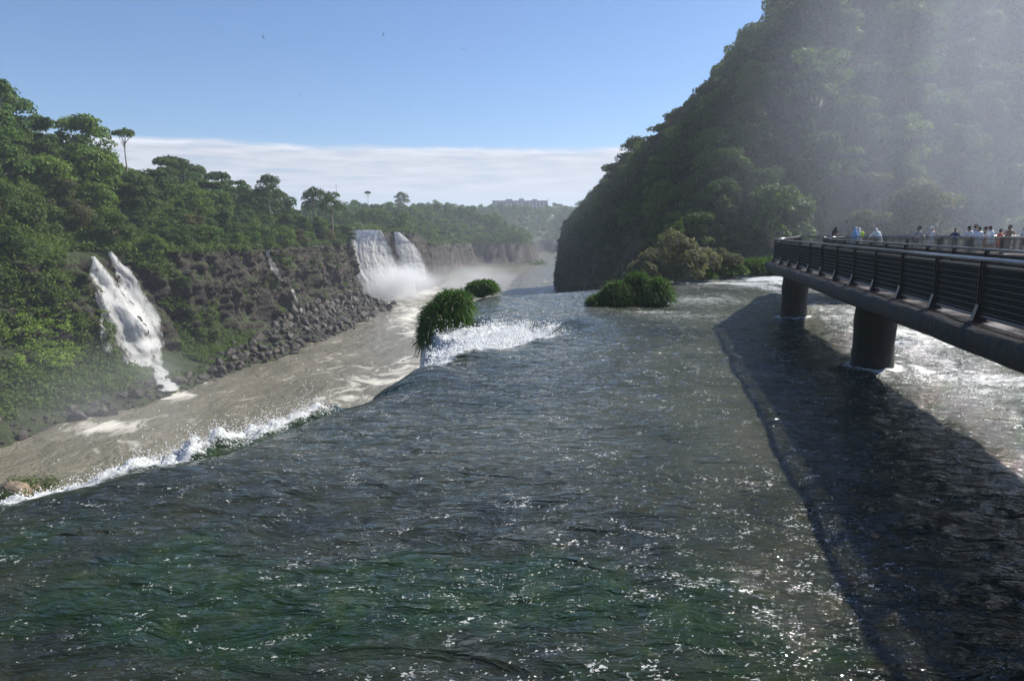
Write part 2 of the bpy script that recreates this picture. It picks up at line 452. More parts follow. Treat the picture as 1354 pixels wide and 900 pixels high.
def build_shelf():
    ys = [1.5]
    while ys[-1] < 84:
        ys.append(ys[-1] + max(0.05, 0.0062 * ys[-1]))
    ys = np.array(ys)
    xs = np.concatenate([np.arange(-20, 20, 0.07), np.arange(20, 45, 0.14), np.arange(45, 120, 1.0)])
    X, Y = np.meshgrid(xs, ys, indexing='ij')
    s, t, z, foam, ch = shelf_height(X, Y)
    edge = X - (5.96 + .204 * Y)                      # >0: on the far side of the walkway's outer edge
    sil = 0.10 * sstep(6, 10, Y) + 0.38 * sstep(9.5, 17, Y) + 0.30 * sstep(20, 45, Y) + 0.40 * sstep(1.5, 6, edge)
    dep = np.clip(sil + 0.35 * fbm(X * .12, Y * .12, 0, 3, 71) * sstep(9, 18, Y), 0, 1)
    dep = dep * (1 - 0.8 * sstep(-1.0, 0.6, s))       # thin clear water over the dark lip
    g = lambda cx, cy, rx, ry: np.exp(-(((X - cx) / rx) ** 2 + ((Y - cy) / ry) ** 2))
    bed = 0.04 + 1.0 * g(-0.6, 8.3, 3.6, 1.1) + 0.45 * g(2.2, 6.6, 1.3, 1.6) + 0.55 * g(-4, 6.6, 2.2, 1.6) + 0.5 * g(-6.5, 9.5, 2.5, 2.0) + 0.35 * fbm(X * .4, Y * .4, 0, 3, 81)
    bed = bed + 0.9 * sstep(-1.2, 0.4, s)
    # broken white water: beyond the walkway, along the far rim, round the tussocks and the piers
    foam = foam + 0.50 * sstep(1.6, 4.0, edge) * (0.75 + 0.7 * fbm(X * .25, Y * .25, 0, 3, 91))
    foam = foam + 0.75 * sstep(50, 58, Y) * (1 - sstep(0.5, 2.0, s)) * (0.6 + 0.8 * noise(X * .35, Y * .35, 0, 92))
    foam = foam + 0.42 * np.exp(-((Y - 44) / 3.0) ** 2) * np.exp(-((X - 12) / 3.5) ** 2)
    foam = foam + 0.40 * np.exp(-((Y - 38.2 + 0.08 * X) / 0.7) ** 2) * sstep(5.0, 6.5, X) * (1 - sstep(8.5, 10.5, X))
    foam = foam + 0.30 * np.exp(-((Y - 35.6) / 1.0) ** 2) * sstep(4.0, 8.0, X) * (1 - sstep(9, 13, X))
    for (qx, qy) in PIERS:
        d = np.hypot(X - qx, Y - qy)
        foam = foam + 0.75 * np.exp(-((d - 0.7) / 0.22) ** 2) + 0.5 * np.exp(-((d - 1.3) / 0.8) ** 2) * (X > qx - .4) * (0.4 + noise(X * 2, Y * 2, 0, 5))
    foam = foam + 0.5 * np.exp(-((s + 0.2) / 0.35) ** 2) * (1 - sstep(11, 13.5, Y)) * (noise(X * 2.2, Y * 2.2, 0, 96) + 0.45)
    foam = foam + 0.11 * (1 - sstep(9, 15, Y)) * sstep(-3, 2, X) - 0.10 * sstep(3.2, 4.6, X - .15 * Y) * (1 - sstep(10, 20, Y)) + 0.05 * sstep(14, 20, Y) * sstep(2, 7, X)  # fleck density: more painted glints mid-right, fewer in the walkway's shadow
    foam = foam + 1.0 * sstep(1.9, 3.2, t) * (0.75 + 0.5 * fbm(X * .8, Y * .8, 0, 3, 97))
    keep = (z > RIV - 1.5).ravel()
    V = np.stack([X, Y, z], -1).reshape(-1, 3)
    Fq = grid_faces(len(xs), len(ys), keep)
    Fq = Fq[:, ::-1]
    used = np.zeros(len(V), bool); used[Fq.ravel()] = True
    remap = np.cumsum(used) - 1
    A = {'foam': np.clip(foam, -0.3, 1.6).ravel()[used], 'bed': np.clip(bed, 0, 1.5).ravel()[used], 'depth': dep.ravel()[used]}
    Vn = V[used]
    Fn = remap[Fq]
    a, b, c = Vn[Fn[0, 0]], Vn[Fn[0, 1]], Vn[Fn[0, 2]]
    if np.cross(b - a, c - a)[2] < 0: Fn = Fn[:, ::-1]
    me = mesh_np('upper_river_water', Vn, Fn, M['upper_water'], True, A)
    return obj('upper_river_water', me, label='fast dark shallow river sliding over the rim of the falls', kind='structure')
build_shelf()

def octa_cloud(P, R):
    """tiny water drops as octahedra"""
    base = np.array([(1, 0, 0), (-1, 0, 0), (0, 1, 0), (0, -1, 0), (0, 0, 1), (0, 0, -1)], float)
    fs = np.array([(0, 2, 4), (2, 1, 4), (1, 3, 4), (3, 0, 4), (2, 0, 5), (1, 2, 5), (3, 1, 5), (0, 3, 5)])
    V = P[:, None, :] + base[None] * R[:, None, None]
    Fq = (np.arange(len(P))[:, None, None] * 6 + fs[None]).reshape(-1, 3)
    return V.reshape(-1, 3), Fq

def build_spray():
    out = []
    n = 60000
    X = RNG.uniform(-12, 1, n); Y = RNG.uniform(10.5, 20.5, n)
    s, t, z, foam, ch = shelf_height(X, Y)
    p = foam * (0.5 + 0.5 * sstep(12.2, 14.0, Y))
    k = (p > RNG.uniform(0.1, 1.0, n)) & (s < 2.6)
    h = RNG.exponential(0.11, n) * (0.5 + sstep(12.6, 14.2, Y)) * (0.6 + 0.9 * np.clip(noise(X * 1.4, Y * 1.4, 0, 8) + .3, 0, 1))
    P = np.stack([X, Y, z + h - 0.03], -1)[k]
    out.append((P, RNG.uniform(0.005, 0.020, len(P))))
    n = 60000
    X = RNG.uniform(-7, 4, n); Y = RNG.uniform(22.5, 35.5, n)
    s, t, z, foam, ch = shelf_height(X, Y)
    k = (ch * foam > RNG.uniform(0.25, 1.1, n)) & (t < 7.5)
    h = RNG.exponential(0.12, n)
    P = np.stack([X, Y, z + h - 0.02], -1)[k]
    out.append((P, RNG.uniform(0.010, 0.035, len(P))))
    P = np.concatenate([o[0] for o in out]); R = np.concatenate([o[1] for o in out])
    V, Fq = octa_cloud(P, R)
    me = mesh_np('spray', V, Fq, M['droplet'], True)
    obj('spray', me, label='white drops of spray leaping off the rim of the dark water', cat='spray', kind='stuff')
build_spray()

# ------------------------------------------------------------------ river in the gorge
WATER_POLY = [(17, 40), (19, 290), (26, 305), (70, 330), (150, 400), (300, 460), (300, 760), (60, 705), (20, 690), (9, 650), (17, 560), (25, 482), (21, 463), (4, 453), (-16, 441),
              (-25, 395), (-31, 330), (-37, 292), (-47, 262), (-56, 246), (-48, 236), (-40, 226), (-38, 219), (-42, 152), (-47.6, 114), (-52.5, 95), (-58, 83), (-66, 40), (-74, 0), (17, 0)]

def build_river():
    xs = np.concatenate([np.arange(-90, 40, 0.9), np.arange(40, 320, 8)])
    ys = [0.0]
    while ys[-1] < 780: ys.append(ys[-1] + max(0.7, 0.009 * ys[-1]))
    ys = np.array(ys)
    X, Y = np.meshgrid(xs, ys, indexing='ij')
    z = RIV + 0.35 * fbm(X * .12, Y * .06, 0, 4, 101) + 0.12 * ridged(X * .5, Y * .22, 0, 2, 102)
    g = lambda cx, cy, rx, ry: np.exp(-(((X - cx) / rx) ** 2 + ((Y - cy) / ry) ** 2))
    foam = 1.0 * g(-42, 262, 14, 30) + 0.55 * g(-26, 200, 9, 22) + 0.40 * g(-20, 165, 9, 14) + 0.45 * g(-14, 140, 8, 18) + 0.30 * g(-20, 110, 10, 14) + 0.1
    foam = foam + 0.25 * g(-10, 90, 14, 14) + 0.75 * g(-49.5, 100, 3.5, 2.2) + 0.45 * g(-52, 84, 4, 3)
    foam = foam * (0.75 + 0.8 * fbm(X * .06, Y * .03, 0, 3, 103)) - 0.15 * sstep(300, 420, Y)
    V = np.stack([X, Y, z], -1).reshape(-1, 3)
    Fq = grid_faces(len(xs), len(ys))
    me = mesh_np('gorge_river_water', V, Fq, M['river'], True, {'foam': foam.ravel()})
    obj('gorge_river_water', me, label='brown foam-streaked river at the bottom of the gorge', kind='structure')
build_river()

# ------------------------------------------------------------------ gorge walls
def sweep(name, label, Ys, profile_fn, xside, ncol, disp_fn, lev_label=None):
    """a bank swept along the gorge: profile_fn(Y) -> list of (u, z, weight); u runs inland"""
    rows = []
    for y in Ys:
        pr = np.array(profile_fn(y))
        seg = np.hypot(np.diff(pr[:, 0]), np.diff(pr[:, 1])) * pr[1:, 2]
        L = np.concatenate([[0], np.cumsum(seg)]); L /= L[-1]
        tt = np.linspace(0, 1, ncol)
        rows.append(np.stack([np.interp(tt, L, pr[:, 0]), np.interp(tt, L, pr[:, 1])], -1))
    R = np.array(rows)                                   # (ny, ncol, 2)
    for _ in range(2):                                   # soften the profile's corners
        R[:, 1:-1] = (R[:, :-2] + 2 * R[:, 1:-1] + R[:, 2:]) / 4
    U, Z = R[..., 0], R[..., 1]
    Yg = np.broadcast_to(np.array(Ys)[:, None], U.shape)
    U, Z, veg = disp_fn(U, Z, Yg)
    X = xside(U, Yg)
    V = np.stack([X, Yg, Z], -1)
    Fq = grid_faces(len(Ys), ncol)
    a, b, c = V.reshape(-1, 3)[Fq[len(Fq) // 2, :3]]
    if np.cross(b - a, c - a)[2] < 0: Fq = Fq[:, ::-1]
    me = mesh_np(name, V.reshape(-1, 3), Fq, M['rock'], True, {'veg': veg.ravel()})
    o = obj(name, me, label=label, kind='structure')
    return V, o

LS_Y = [0, 40, 83, 95, 114, 152, 219, 226, 232, 238, 250]
LS_X = [-74, -66, -58, -52.5, -47.6, -41.7, -37.5, -39.5, -44, -52, -78]
def left_shore(Y): return np.interp(Y, LS_Y, LS_X)
def fall_bump(Y): return np.exp(-((Y - 112) / 8.0) ** 2)
def left_cap(Y): return np.interp(Y, [0, 90, 128, 146, 165, 190, 215, 250], [34, 34, 32.5, 21, 16, 11.5, 7, 5])

def left_profile(y):
    b = fall_bump(y)
    near = 1 - sstep(85, 112, y)
    cap = left_cap(y)
    top = 0.4 - 1.0 * near
    u0 = 12 + 2 * near
    p = [(-6, -24, 1), (0, -20.8, 1), (5, -18.9 + 0.8 * near, 1), (11, -16.4 + 1.5 * near, 1), (u0 + 1, -11.5, 1.3), (u0 + 1.9 + 4.2 * b + near * 2.6, -5.5, 1.3),
         (u0 + 3.3 + 7.8 * b + near * 6, top, 1.3), (u0 + 12 + 5 * b + near * 5, top + 2.2, 1)]
    u1 = p[-1][0] + (cap - top - 2.2) / 0.66
    p += [(u1, cap, 1), (u1 + 12, cap + 1.5, .6), (u1 + 60, cap + 3, .3)]
    return p

def left_disp(U, Z, Y):
    cliff = sstep(-17, -14.5, Z) * (1 - sstep(-0.5, 2.0, Z))
    tal = (1 - sstep(-17.5, -15, Z)) * sstep(-22, -20.5, Z)
    col = ridged(Y * 0.16, Z * 0.05, 0, 3, 201)
    ledge = fbm(Y * 0.10, Z * 0.42, 0, 4, 202)
    blk = np.floor(2.2 * fbm(Y * 0.45, Z * 0.10, 1.0, 3, 203)) / 2.2
    U = U - cliff * (1.7 * col + 0.75 * ledge + 1.5 * blk - 1.0) - cliff * 0.55 * fbm(Y * 0.9, Z * 0.7, 0, 3, 204)
    Z = Z + tal * (0.75 * fbm(U * .30, Y * .30, 0, 4, 205)) + sstep(2, 6, Z) * 2.2 * fbm(U * .05, Y * .05, 0, 3, 206)
    U = U - 1.6 * (1 - cliff) * fbm(Y * 0.08, U * 0.08, 0, 2, 207) * (Z < 2)
    veg = 0.34 * sstep(-0.8, 1.2, Z) + 0.20 * (1 - sstep(95, 118, Y)) + 0.10 * tal * (1 - sstep(125, 150, Y)) - 0.25 * tal * sstep(130, 155, Y)
    veg = veg + 0.12 * np.exp(-((Y - 126) / 5) ** 2) - 0.3 * (Z < -20.0)
    return U, Z, veg

LY = np.concatenate([np.arange(52, 84, 0.9), np.arange(84, 232, 0.4), np.arange(232, 250.1, .6)])
LV, left_bank = sweep('gorge_cliff_terrain', 'sunlit rock wall of the gorge with moss and forest on top', LY, left_profile,
               lambda U, Y: left_shore(Y) - U, 280, left_disp)

RS_Y = [40, 70, 77, 290, 300, 312, 330]
RS_X = [23, 22, 19.5, 18.6, 22, 34, 75]
def right_shore(Y): return np.interp(Y, RS_Y, RS_X)
def right_profile(y):
    cap = np.interp(y, [60, 110, 150, 200, 250, 290, 330], [58, 57, 52, 46, 41, 37, 37])
    s1 = 1.02
    p = [(-5, -24, 1), (0, -20.8, 1), (0.7, -14, 1.2), (1.4, -6, 1.2), (2.4, 2.0, 1.2), (3.6, 7.0, 1.2), (7, 10.5, 1)]
    u1 = 7 + (cap - 10.5) / s1
    p += [(u1, cap, 1), (u1 + 14, cap + 6, .6), (u1 + 120, cap + 16, .25)]
    return p
def right_disp(U, Z, Y):
    cliff = sstep(-20, -18, Z) * (1 - sstep(0, 4, Z))
    U = U - cliff * (1.3 * fbm(Y * .12, Z * .10, 0, 4, 301) + 0.8 * ridged(Y * .25, Z * .06, 0, 2, 302))
    Z = Z + sstep(2, 8, Z) * 3.0 * fbm(U * .04, Y * .04, 0, 3, 303)
    X = right_shore(Y) + U
    front = 1.05 * (Y - 79 - 0.12 * np.clip(X - 20, 0, 60)) - 0.5 + 1.5 * fbm(X * .08, Y * .08, 0, 3, 304)
    Z = np.where(Z > front, np.minimum(Z, front), Z)
    return U, Z, 0.36 * sstep(-3, 2, Z) + 0.22
RV, right_bank = sweep('misty_hill_terrain', 'steep shaded forest hill rising behind the walkway', np.arange(72, 330.1, 1.1), right_profile,
               lambda U, Y: right_shore(Y) + U, 170, right_disp)

# far bank beyond the big falls, and the plateau running to the horizon
def far_height(X, Y):
    d = poly_sdf(X, Y, WATER_POLY, True)
    d = np.where(inside(X, Y, WATER_POLY), -d, d)
    d = d + 3.5 * fbm(X * .03, Y * .03, 0, 3, 401) + 2.6 * ridged(X * .10, Y * .10, 0, 3, 402) - 2.2
    top = np.interp(Y, [230, 300, 330, 440, 640, 900], [2.2, 2.2, -2.5, -5.0, -7, -7])
    tal = np.clip(d, -4, 7) * 0.38 + RIV
    cl = sstep(7, 11.5, d)
    z = tal + (top - (RIV + 2.7)) * cl * (d > 0)
    rise = np.clip(d - 12, 0, None)
    lim = np.maximum(np.interp(Y, [230, 450, 650, 1000, 5000], [4.0, 10.0, 15.0, 21.0, 21.0]), top + 3)
    fl = sstep(300, 250, Y)
    z = z + np.minimum(rise * (0.40 - 0.22 * fl), np.clip(lim - top, 0, None))
    z = z + sstep(14, 24, d) * 1.5 * fbm(X * .03, Y * .03, 0, 3, 403)
    return d, z
def build_far():
    xs = np.concatenate([np.arange(-1500, -240, 60), np.arange(-240, 240, 2.0), np.arange(240, 1560, 60)])
    ys = np.concatenate([np.arange(233, 480, 1.6), np.arange(480, 760, 3.0), np.arange(760, 1100, 12), np.arange(1100, 5200, 200)])
    X, Y = np.meshgrid(xs, ys, indexing='ij')
    d, z = far_height(X, Y)
    # the misty hill covers the near bank on that side: keep this sheet below it
    rb = sstep(330, 300, Y) * (X > 12)
    z = np.where(rb > 0, np.minimum(z, RIV - 2 + 0 * z), z)
    V = np.stack([X, Y, z], -1).reshape(-1, 3)
    Fq = grid_faces(len(xs), len(ys))
    me = mesh_np('far_plateau_terrain', V, Fq, M['rock'], True, {'veg': (0.42 * sstep(13, 17, d) - 0.55 * sstep(2, 5, d) * (1 - sstep(10, 13, d)) * sstep(300, 340, Y)).ravel()})
    obj('far_plateau_terrain', me, label='distant rock rim and plateau around the bend of the gorge', kind='structure')
build_far()

def build_ground():
    n = 24
    xs = np.concatenate([np.linspace(-4000, -250, 12), np.linspace(250, 4000, 12)])
    ys = np.linspace(-2500, 6000, 30)
    V = np.array([(x, y, -26.0) for x in xs for y in ys])
    me = mesh_np('ground', V, grid_faces(len(xs), len(ys)), M['rock'], True, {'veg': np.full(len(V), 0.5)})
    obj('ground', me, label='low green ground sheet reaching the horizon', kind='structure')
build_ground()
# ------------------------------------------------------------------ vegetation
def leaf_quads(C, N, S, rng, aspect=0.62):
    """one small four-cornered leaf spray per point: centres C, normals N, sizes S"""
    n = len(C)
    N = N / np.linalg.norm(N, axis=1, keepdims=True)
    R = rng.normal(size=(n, 3)); T = np.cross(N, R); T /= np.linalg.norm(T, axis=1, keepdims=True) + 1e-9
    B = np.cross(N, T)
    S = S[:, None]
    bend = N * S * 0.18
    V = np.stack([C - T * S, C - B * S * aspect + bend, C + T * S, C + B * S * aspect + bend], 1)
    return V.reshape(-1, 3), np.arange(n * 4).reshape(n, 4)

def lobe_leaves(c, r, n, size, rng, squash=0.75, jitter=0.55):
    D = rng.normal(size=(n, 3)); D /= np.linalg.norm(D, axis=1, keepdims=True)
    D[:, 2] = np.where(D[:, 2] < -0.35, -D[:, 2] * 0.6, D[:, 2])
    D /= np.linalg.norm(D, axis=1, keepdims=True)
    rad = r * (1 - 0.34 * rng.random(n) ** 1.6) * (1 + 0.22 * noise(D[:, 0] * 2.2 + c[0], D[:, 1] * 2.2 + c[1], D[:, 2] * 2.2 + c[2], 3))
    P = np.asarray(c) + D * rad[:, None] * np.array([1, 1, squash])
    N = D + rng.normal(size=(n, 3)) * jitter + np.array([0, 0, 0.35])
    return P, N, size * rng.uniform(0.6, 1.35, n)

def crown_parts(kind, rng, nleaf, size):
    """crown about 10 m wide on a trunk, base at z = 0; returns leaf points and limb ends"""
    Ls = []
    if kind == 'dome':
        H = rng.uniform(7.5, 9.5)
        for k in range(rng.integers(11, 15)):
            a = rng.uniform(0, 2 * math.pi); rr = 3.6 * math.sqrt(rng.random())
            Ls.append(((rr * math.cos(a), rr * math.sin(a), H - 0.16 * rr * rr + rng.uniform(-.8, .9)), rng.uniform(1.2, 2.1), 0.75))
        for k in range(9):
            a = k * .7 + rng.uniform(0, .7)
            Ls.append(((3.5 * math.cos(a), 3.5 * math.sin(a), H - rng.uniform(2.4, 5.6)), rng.uniform(1.2, 1.9), 0.9))
    elif kind == 'tall':
        H = rng.uniform(10, 12)
        for k in range(15):
            z = H * rng.uniform(0.35, 1.0); rr = 2.5 * math.sqrt(max(0.05, 1 - abs(z / H - 0.62) / 0.45)) * rng.uniform(.3, 1); a = rng.uniform(0, 2 * math.pi)
            Ls.append(((rr * math.cos(a), rr * math.sin(a), z), rng.uniform(1.1, 1.8), 0.9))
    elif kind == 'umbrella':
        H = 11.0
        for k in range(13):
            a = k * 2.4; rr = 3.9 * math.sqrt((k + .5) / 13)
            Ls.append(((rr * math.cos(a), rr * math.sin(a), H - 0.06 * rr * rr + rng.uniform(-.35, .35)), rng.uniform(.9, 1.5), 0.62))
    elif kind == 'layered':
        H = rng.uniform(8.5, 10)
        for k in range(16):
            a = rng.uniform(0, 2 * math.pi); lay = rng.integers(0, 3); rr = (3.9 - 0.9 * lay) * math.sqrt(rng.random())
            Ls.append(((rr * math.cos(a), rr * math.sin(a), H - 4.4 + 2.2 * lay + rng.uniform(-.4, .4)), rng.uniform(1.2, 1.9), 0.68))
    elif kind == 'bush':
        for k in range(12):
            a = rng.uniform(0, 2 * math.pi); rr = 3.4 * math.sqrt(rng.random())
            Ls.append(((rr * math.cos(a), rr * math.sin(a), max(.8, 3.6 - 0.2 * rr * rr + rng.uniform(-1.2, .6))), rng.uniform(1.1, 1.7), 0.85))
    w = np.array([l[1] ** 2 for l in Ls]); w /= w.sum()
    Ps, Ns, Ss = [], [], []
    for (c, r, sq), wi in zip(Ls, w):
        P, N, S = lobe_leaves(c, r, max(6, int(nleaf * wi)), size, rng, sq)
        Ps.append(P); Ns.append(N); Ss.append(S)
    return np.concatenate(Ps), np.concatenate(Ns), np.concatenate(Ss), Ls

TREE_PROTOS = {}
def tree_proto(kind, mat, seed, nleaf=2600, size=0.30, bark='bark'):
    key = (kind, mat, seed)
    if key in TREE_PROTOS: return TREE_PROTOS[key]
    rng = np.random.default_rng(seed)
    P, N, S, Ls = crown_parts(kind, rng, nleaf, size)
    V, Fq = leaf_quads(P, N, S, rng)
    crown = mesh_np('crown', V, Fq, M[mat], False)
    b = MB()
    top = max(l[0][2] for l in Ls)
    fork = top * (0.8 if kind == 'umbrella' else 0.45)
    pts = [(0, 0, -2.5), (0.05, 0.02, fork * .35), (-0.12, 0.08, fork * .7), (0, 0, fork)]
    b.tube(pts, [0.36, 0.27, 0.21, 0.17], 7)
    for k, (c, r, sq) in enumerate(Ls[:9]):
        s0 = Vector((0, 0, fork * rng.uniform(.75, 1.0))); e = Vector(c); m = s0.lerp(e, .5) + Vector((0, 0, rng.uniform(-.3, .25)))
        b.tube([s0, m, e], [0.12, 0.08, 0.03], 5, False)
    trunk = b.mesh('trunk', M[bark], True)
    TREE_PROTOS[key] = (crown, trunk)
    return crown, trunk

def plant_tree(loc, scale, proto, label, group, name='forest_tree', cat='tree', squash=1.0):
    t = thing(name, label, cat, loc, random.uniform(0, 6.28), group)
    t.scale = (scale, scale, scale * squash)
    obj('crown', proto[0], t); obj('trunk', proto[1], t)
    return t

PROT = [('dome', 'leaf', 1), ('dome', 'leaf', 2), ('dome', 'leaf_dark', 3), ('dome', 'leaf_dark', 4), ('tall', 'leaf', 5), ('tall', 'leaf_dark', 6), ('layered', 'leaf', 7),
        ('layered', 'leaf_olive', 8), ('dome', 'leaf_olive', 9), ('dome', 'leaf_light', 10), ('dome', 'leaf', 11), ('layered', 'leaf_dark', 12)]
WORD = {'dome': 'round-crowned', 'tall': 'tall narrow', 'layered': 'layered'}
HUE = {'leaf': 'green', 'leaf_dark': 'dark green', 'leaf_olive': 'olive', 'leaf_light': 'pale green'}

def sample_surface(V, n, rng):
    """random points on a (ny, nc, 3) sheet, area weighted; returns points and normals"""
    A = V[:-1, :-1]; B = V[1:, :-1]; C = V[1:, 1:]; D = V[:-1, 1:]
    Nn = np.cross(C - A, D - B); ar = np.linalg.norm(Nn, axis=-1)
    p = (ar / ar.sum()).ravel()
    k = rng.choice(len(p), n, p=p)
    i, j = np.unravel_index(k, ar.shape)
    u, v = rng.random((n, 1)), rng.random((n, 1))
    P = A[i, j] * (1 - u) * (1 - v) + B[i, j] * u * (1 - v) + C[i, j] * u * v + D[i, j] * (1 - u) * v
    N = Nn[i, j] / ar[i, j][:, None]
    return P, N

def pixel(P):
    cp, sp = math.cos(PITCH), math.sin(PITCH)
    x, y, z = P[..., 0], P[..., 1], P[..., 2] - EYE
    d = y * cp - z * sp; v = -(y * sp + z * cp)
    return 677 + F * x / d, 450 + F * v / d

def poisson(P, r):
    keep = []; cell = {}
    for i, p in enumerate(P):
        ri = r[i]
        k = (int(p[0] // 8), int(p[1] // 8)); ok = True
        for a in (-1, 0, 1):
            for b in (-1, 0, 1):
                for j in cell.get((k[0] + a, k[1] + b), ()):
                    if np.linalg.norm(P[j] - p) < (ri + r[j]) / 2: ok = False; break
                if not ok: break
            if not ok: break
        if ok: keep.append(i); cell.setdefault(k, []).append(i)
    return keep

def up_normals(N):
    return np.where(N[:, 2:3] < 0, -N, N)

# --- trees on the wall of waterfalls
rng = np.random.default_rng(5)
P, N = sample_surface(LV, 30000, rng)
px, py = pixel(P)
u = left_shore(P[:, 1]) - P[:, 0]
N = up_normals(N)
cap = left_cap(P[:, 1])
ridge_u = 24 + 5 * fall_bump(P[:, 1]) + cap / 0.66
ok = (px > -40) & (px < 560) & (P[:, 2] > 0.2) & (u < ridge_u + 16) & (P[:, 1] > 70) & (P[:, 1] < 234) & (N[:, 2] > .45)
ok &= ~((np.abs(P[:, 1] - 112) < 7) & (u < 29))
P = P[ok]; u = u[ok]
sp = np.where(u < 30, 4.3, 7.0) * rng.uniform(0.85, 1.25, len(P))
keep = poisson(P, sp)[:140]
for i in keep:
    p = P[i]
    q = PROT[rng.choice(len(PROT), p=np.array([4, 4, 3, 3, 2, 2, 2, 1, .7, 1, 4, 2]) / 28.7)]
    s = sp[i] / 7.0 * rng.uniform(0.82, 1.12) * (0.95 if u[i] < 30 else 1.0)
    tx, ty = pixel(np.array([p[0], p[1], p[2] + 8.6 * s]))
    if 136 < tx < 214 and ty < 207: continue          # open sky round the lone umbrella tree
    plant_tree((p[0], p[1], p[2] - 3.0 * s), s, tree_proto(*q), f"{HUE[q[1]]} {WORD[q[0]]} forest tree above the sunlit gorge wall", 'trees above the sunlit gorge wall')
print('left trees', len(keep))

# --- trees on the misty hill
P, N = sample_surface(RV, 40000, rng)
px, py = pixel(P)
w = P[:, 0] - right_shore(P[:, 1])
N = up_normals(N)
ok = (px > 700) & (px < 1430) & (P[:, 2] > 0.6) & (py > -60) & (w > 2.2) & (P[:, 2] < 62)
P = P[ok]; w = w[ok]
sp = np.where(P[:, 1] < 110, 5.6, 7.2) * rng.uniform(0.85, 1.3, len(P))
order = np.argsort(P[:, 1] + rng.uniform(0, 60, len(P)))
P = P[order]; sp = sp[order]; w = w[order]
keep = poisson(P, sp)[:175]
print('right trees', len(keep), P[keep][:, 1].max())
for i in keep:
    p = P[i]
    q = PROT[rng.choice(len(PROT), p=np.array([1.6, 1.6, 5, 5, .8, 2.2, 1.5, 1.4, 1.4, .35, 1.6, 4.5]) / 26.95)]  # weighted to dark leaves, so the hill's shade is partly in the colour
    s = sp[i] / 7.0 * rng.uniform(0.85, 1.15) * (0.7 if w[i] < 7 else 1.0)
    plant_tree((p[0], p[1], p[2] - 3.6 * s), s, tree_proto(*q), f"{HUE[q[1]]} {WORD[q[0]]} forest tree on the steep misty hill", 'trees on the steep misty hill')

def leaf_mass(name, label, C, R, per, size, mat, rng, squash=0.8, normal=None, cat='undergrowth'):
    """many leafy clumps as one uncountable mass"""
    n = len(C)
    D = rng.normal(size=(n, per, 3)); D /= np.linalg.norm(D, axis=2, keepdims=True)
    D[..., 2] = np.abs(D[..., 2]) * 0.9 + np.where(D[..., 2] < 0, -0.1, 0)
    rad = rng.uniform(0.55, 1.0, (n, per, 1)) * R[:, None, None]
    Pn = C[:, None, :] + D * rad * np.array([1, 1, squash])
    Nn = D + rng.normal(size=(n, per, 3)) * 0.5 + np.array([0, 0, .3])
    S = size * np.clip(R, .5, 2)[:, None] ** 0.5 * rng.uniform(.6, 1.4, (n, per))
    V, Fq = leaf_quads(Pn.reshape(-1, 3), Nn.reshape(-1, 3), S.reshape(-1), rng)
    return obj(name, mesh_np(name, V, Fq, M[mat], False), label=label, cat=cat, kind='stuff')

# --- undergrowth: shrubs and ferns on the ledges, the talus and between the trees
P, N = sample_surface(LV, 260000, rng)
px, py = pixel(P); N = up_normals(N)
u = left_shore(P[:, 1]) - P[:, 0]; Y = P[:, 1]; Z = P[:, 2]
vegn = fbm(P[:, 0] * .12 + Z * .2, Y * .12, Z * .15, 3, 511)
nearw = 1 - sstep(100, 116, Y)
dens = np.where(Z > 0.2, 0.9, 0.0)
clf = (Z <= 0.2) & (Z > -16)
dens = np.where(clf, np.clip(-0.20 + 0.50 * nearw + 0.30 * np.exp(-((Y - 122) / 6) ** 2) + 0.95 * vegn + 0.18 * (N[:, 2] > .65), 0, 1), dens)
tal = (Z <= -15.0) & (u > 3.2)
dens = np.where(tal, np.clip(0.85 * (1 - sstep(116, 146, Y)) * sstep(3.0, 6.5, u) + 0.5 * vegn * (1 - sstep(135, 165, Y)), 0, 1), dens)
dens = np.where(u <= 3.2, 0, dens)
dens *= ~((np.abs(Y - (111.5 + (Z + 9) * 0.15)) < 4.0 + (-Z) * 0.12) & (u > 5) & (u < 30) & (Z < 1.0))
inmoss = ((px - 58) / 50) ** 2 + ((py - 450) / 38) ** 2 < 1 + 0.5 * noise(px * .05, py * .05, 0, 4)
k = (rng.random(len(P)) < dens * np.where(inmoss, .06, 1)) & (px > -30) & (px < 560) & (u < 24 + 5 * fall_bump(Y) + left_cap(Y) / 0.66 + 3)
P, Z, u, Y = P[k], Z[k], u[k], Y[k]
lowR = np.where(Z > 0.5, np.where(u < 34, rng.uniform(.6, 1.9, len(P)), rng.uniform(.8, 1.7, len(P))), rng.uniform(.25, 1.0, len(P)) ** 1.0 * np.where(Y < 122, 1.45, 1.0))
take = rng.permutation(len(P))[:24000]
print('undergrowth', len(P))
leaf_mass('undergrowth', 'green shrubs and creepers covering the sunlit gorge wall', P[take], lowR[take], 32, 0.18, 'shrub', rng)

# bright moss slope beside the twin falls
P, N = sample_surface(LV, 60000, rng)
px, py = pixel(P)
k = (((px - 58) / 52) ** 2 + ((py - 450) / 38) ** 2 < 1 + 0.5 * noise(px * .05, py * .05, 0, 4))
P = P[k][:2200]
print('moss', len(P))
if len(P): leaf_mass('moss_growth', 'bright yellow-green moss slope beside the twin waterfall', P, np.full(len(P), .75), 30, 0.15, 'moss', rng, cat='moss')

P, N = sample_surface(RV, 60000, rng)
px, py = pixel(P)
k = (px > 690) & (px < 1400) & (P[:, 2] > -21) & (py > -40)
P = P[k][:13000]
hz = P[:, 2] < 3
leaf_mass('hill_undergrowth', 'dark undergrowth filling the gaps on the steep misty hill', P, np.where(hz, rng.uniform(.5, 1.3, len(P)), rng.uniform(1.0, 2.0, len(P))), 34, 0.25, 'leaf_dark', rng)

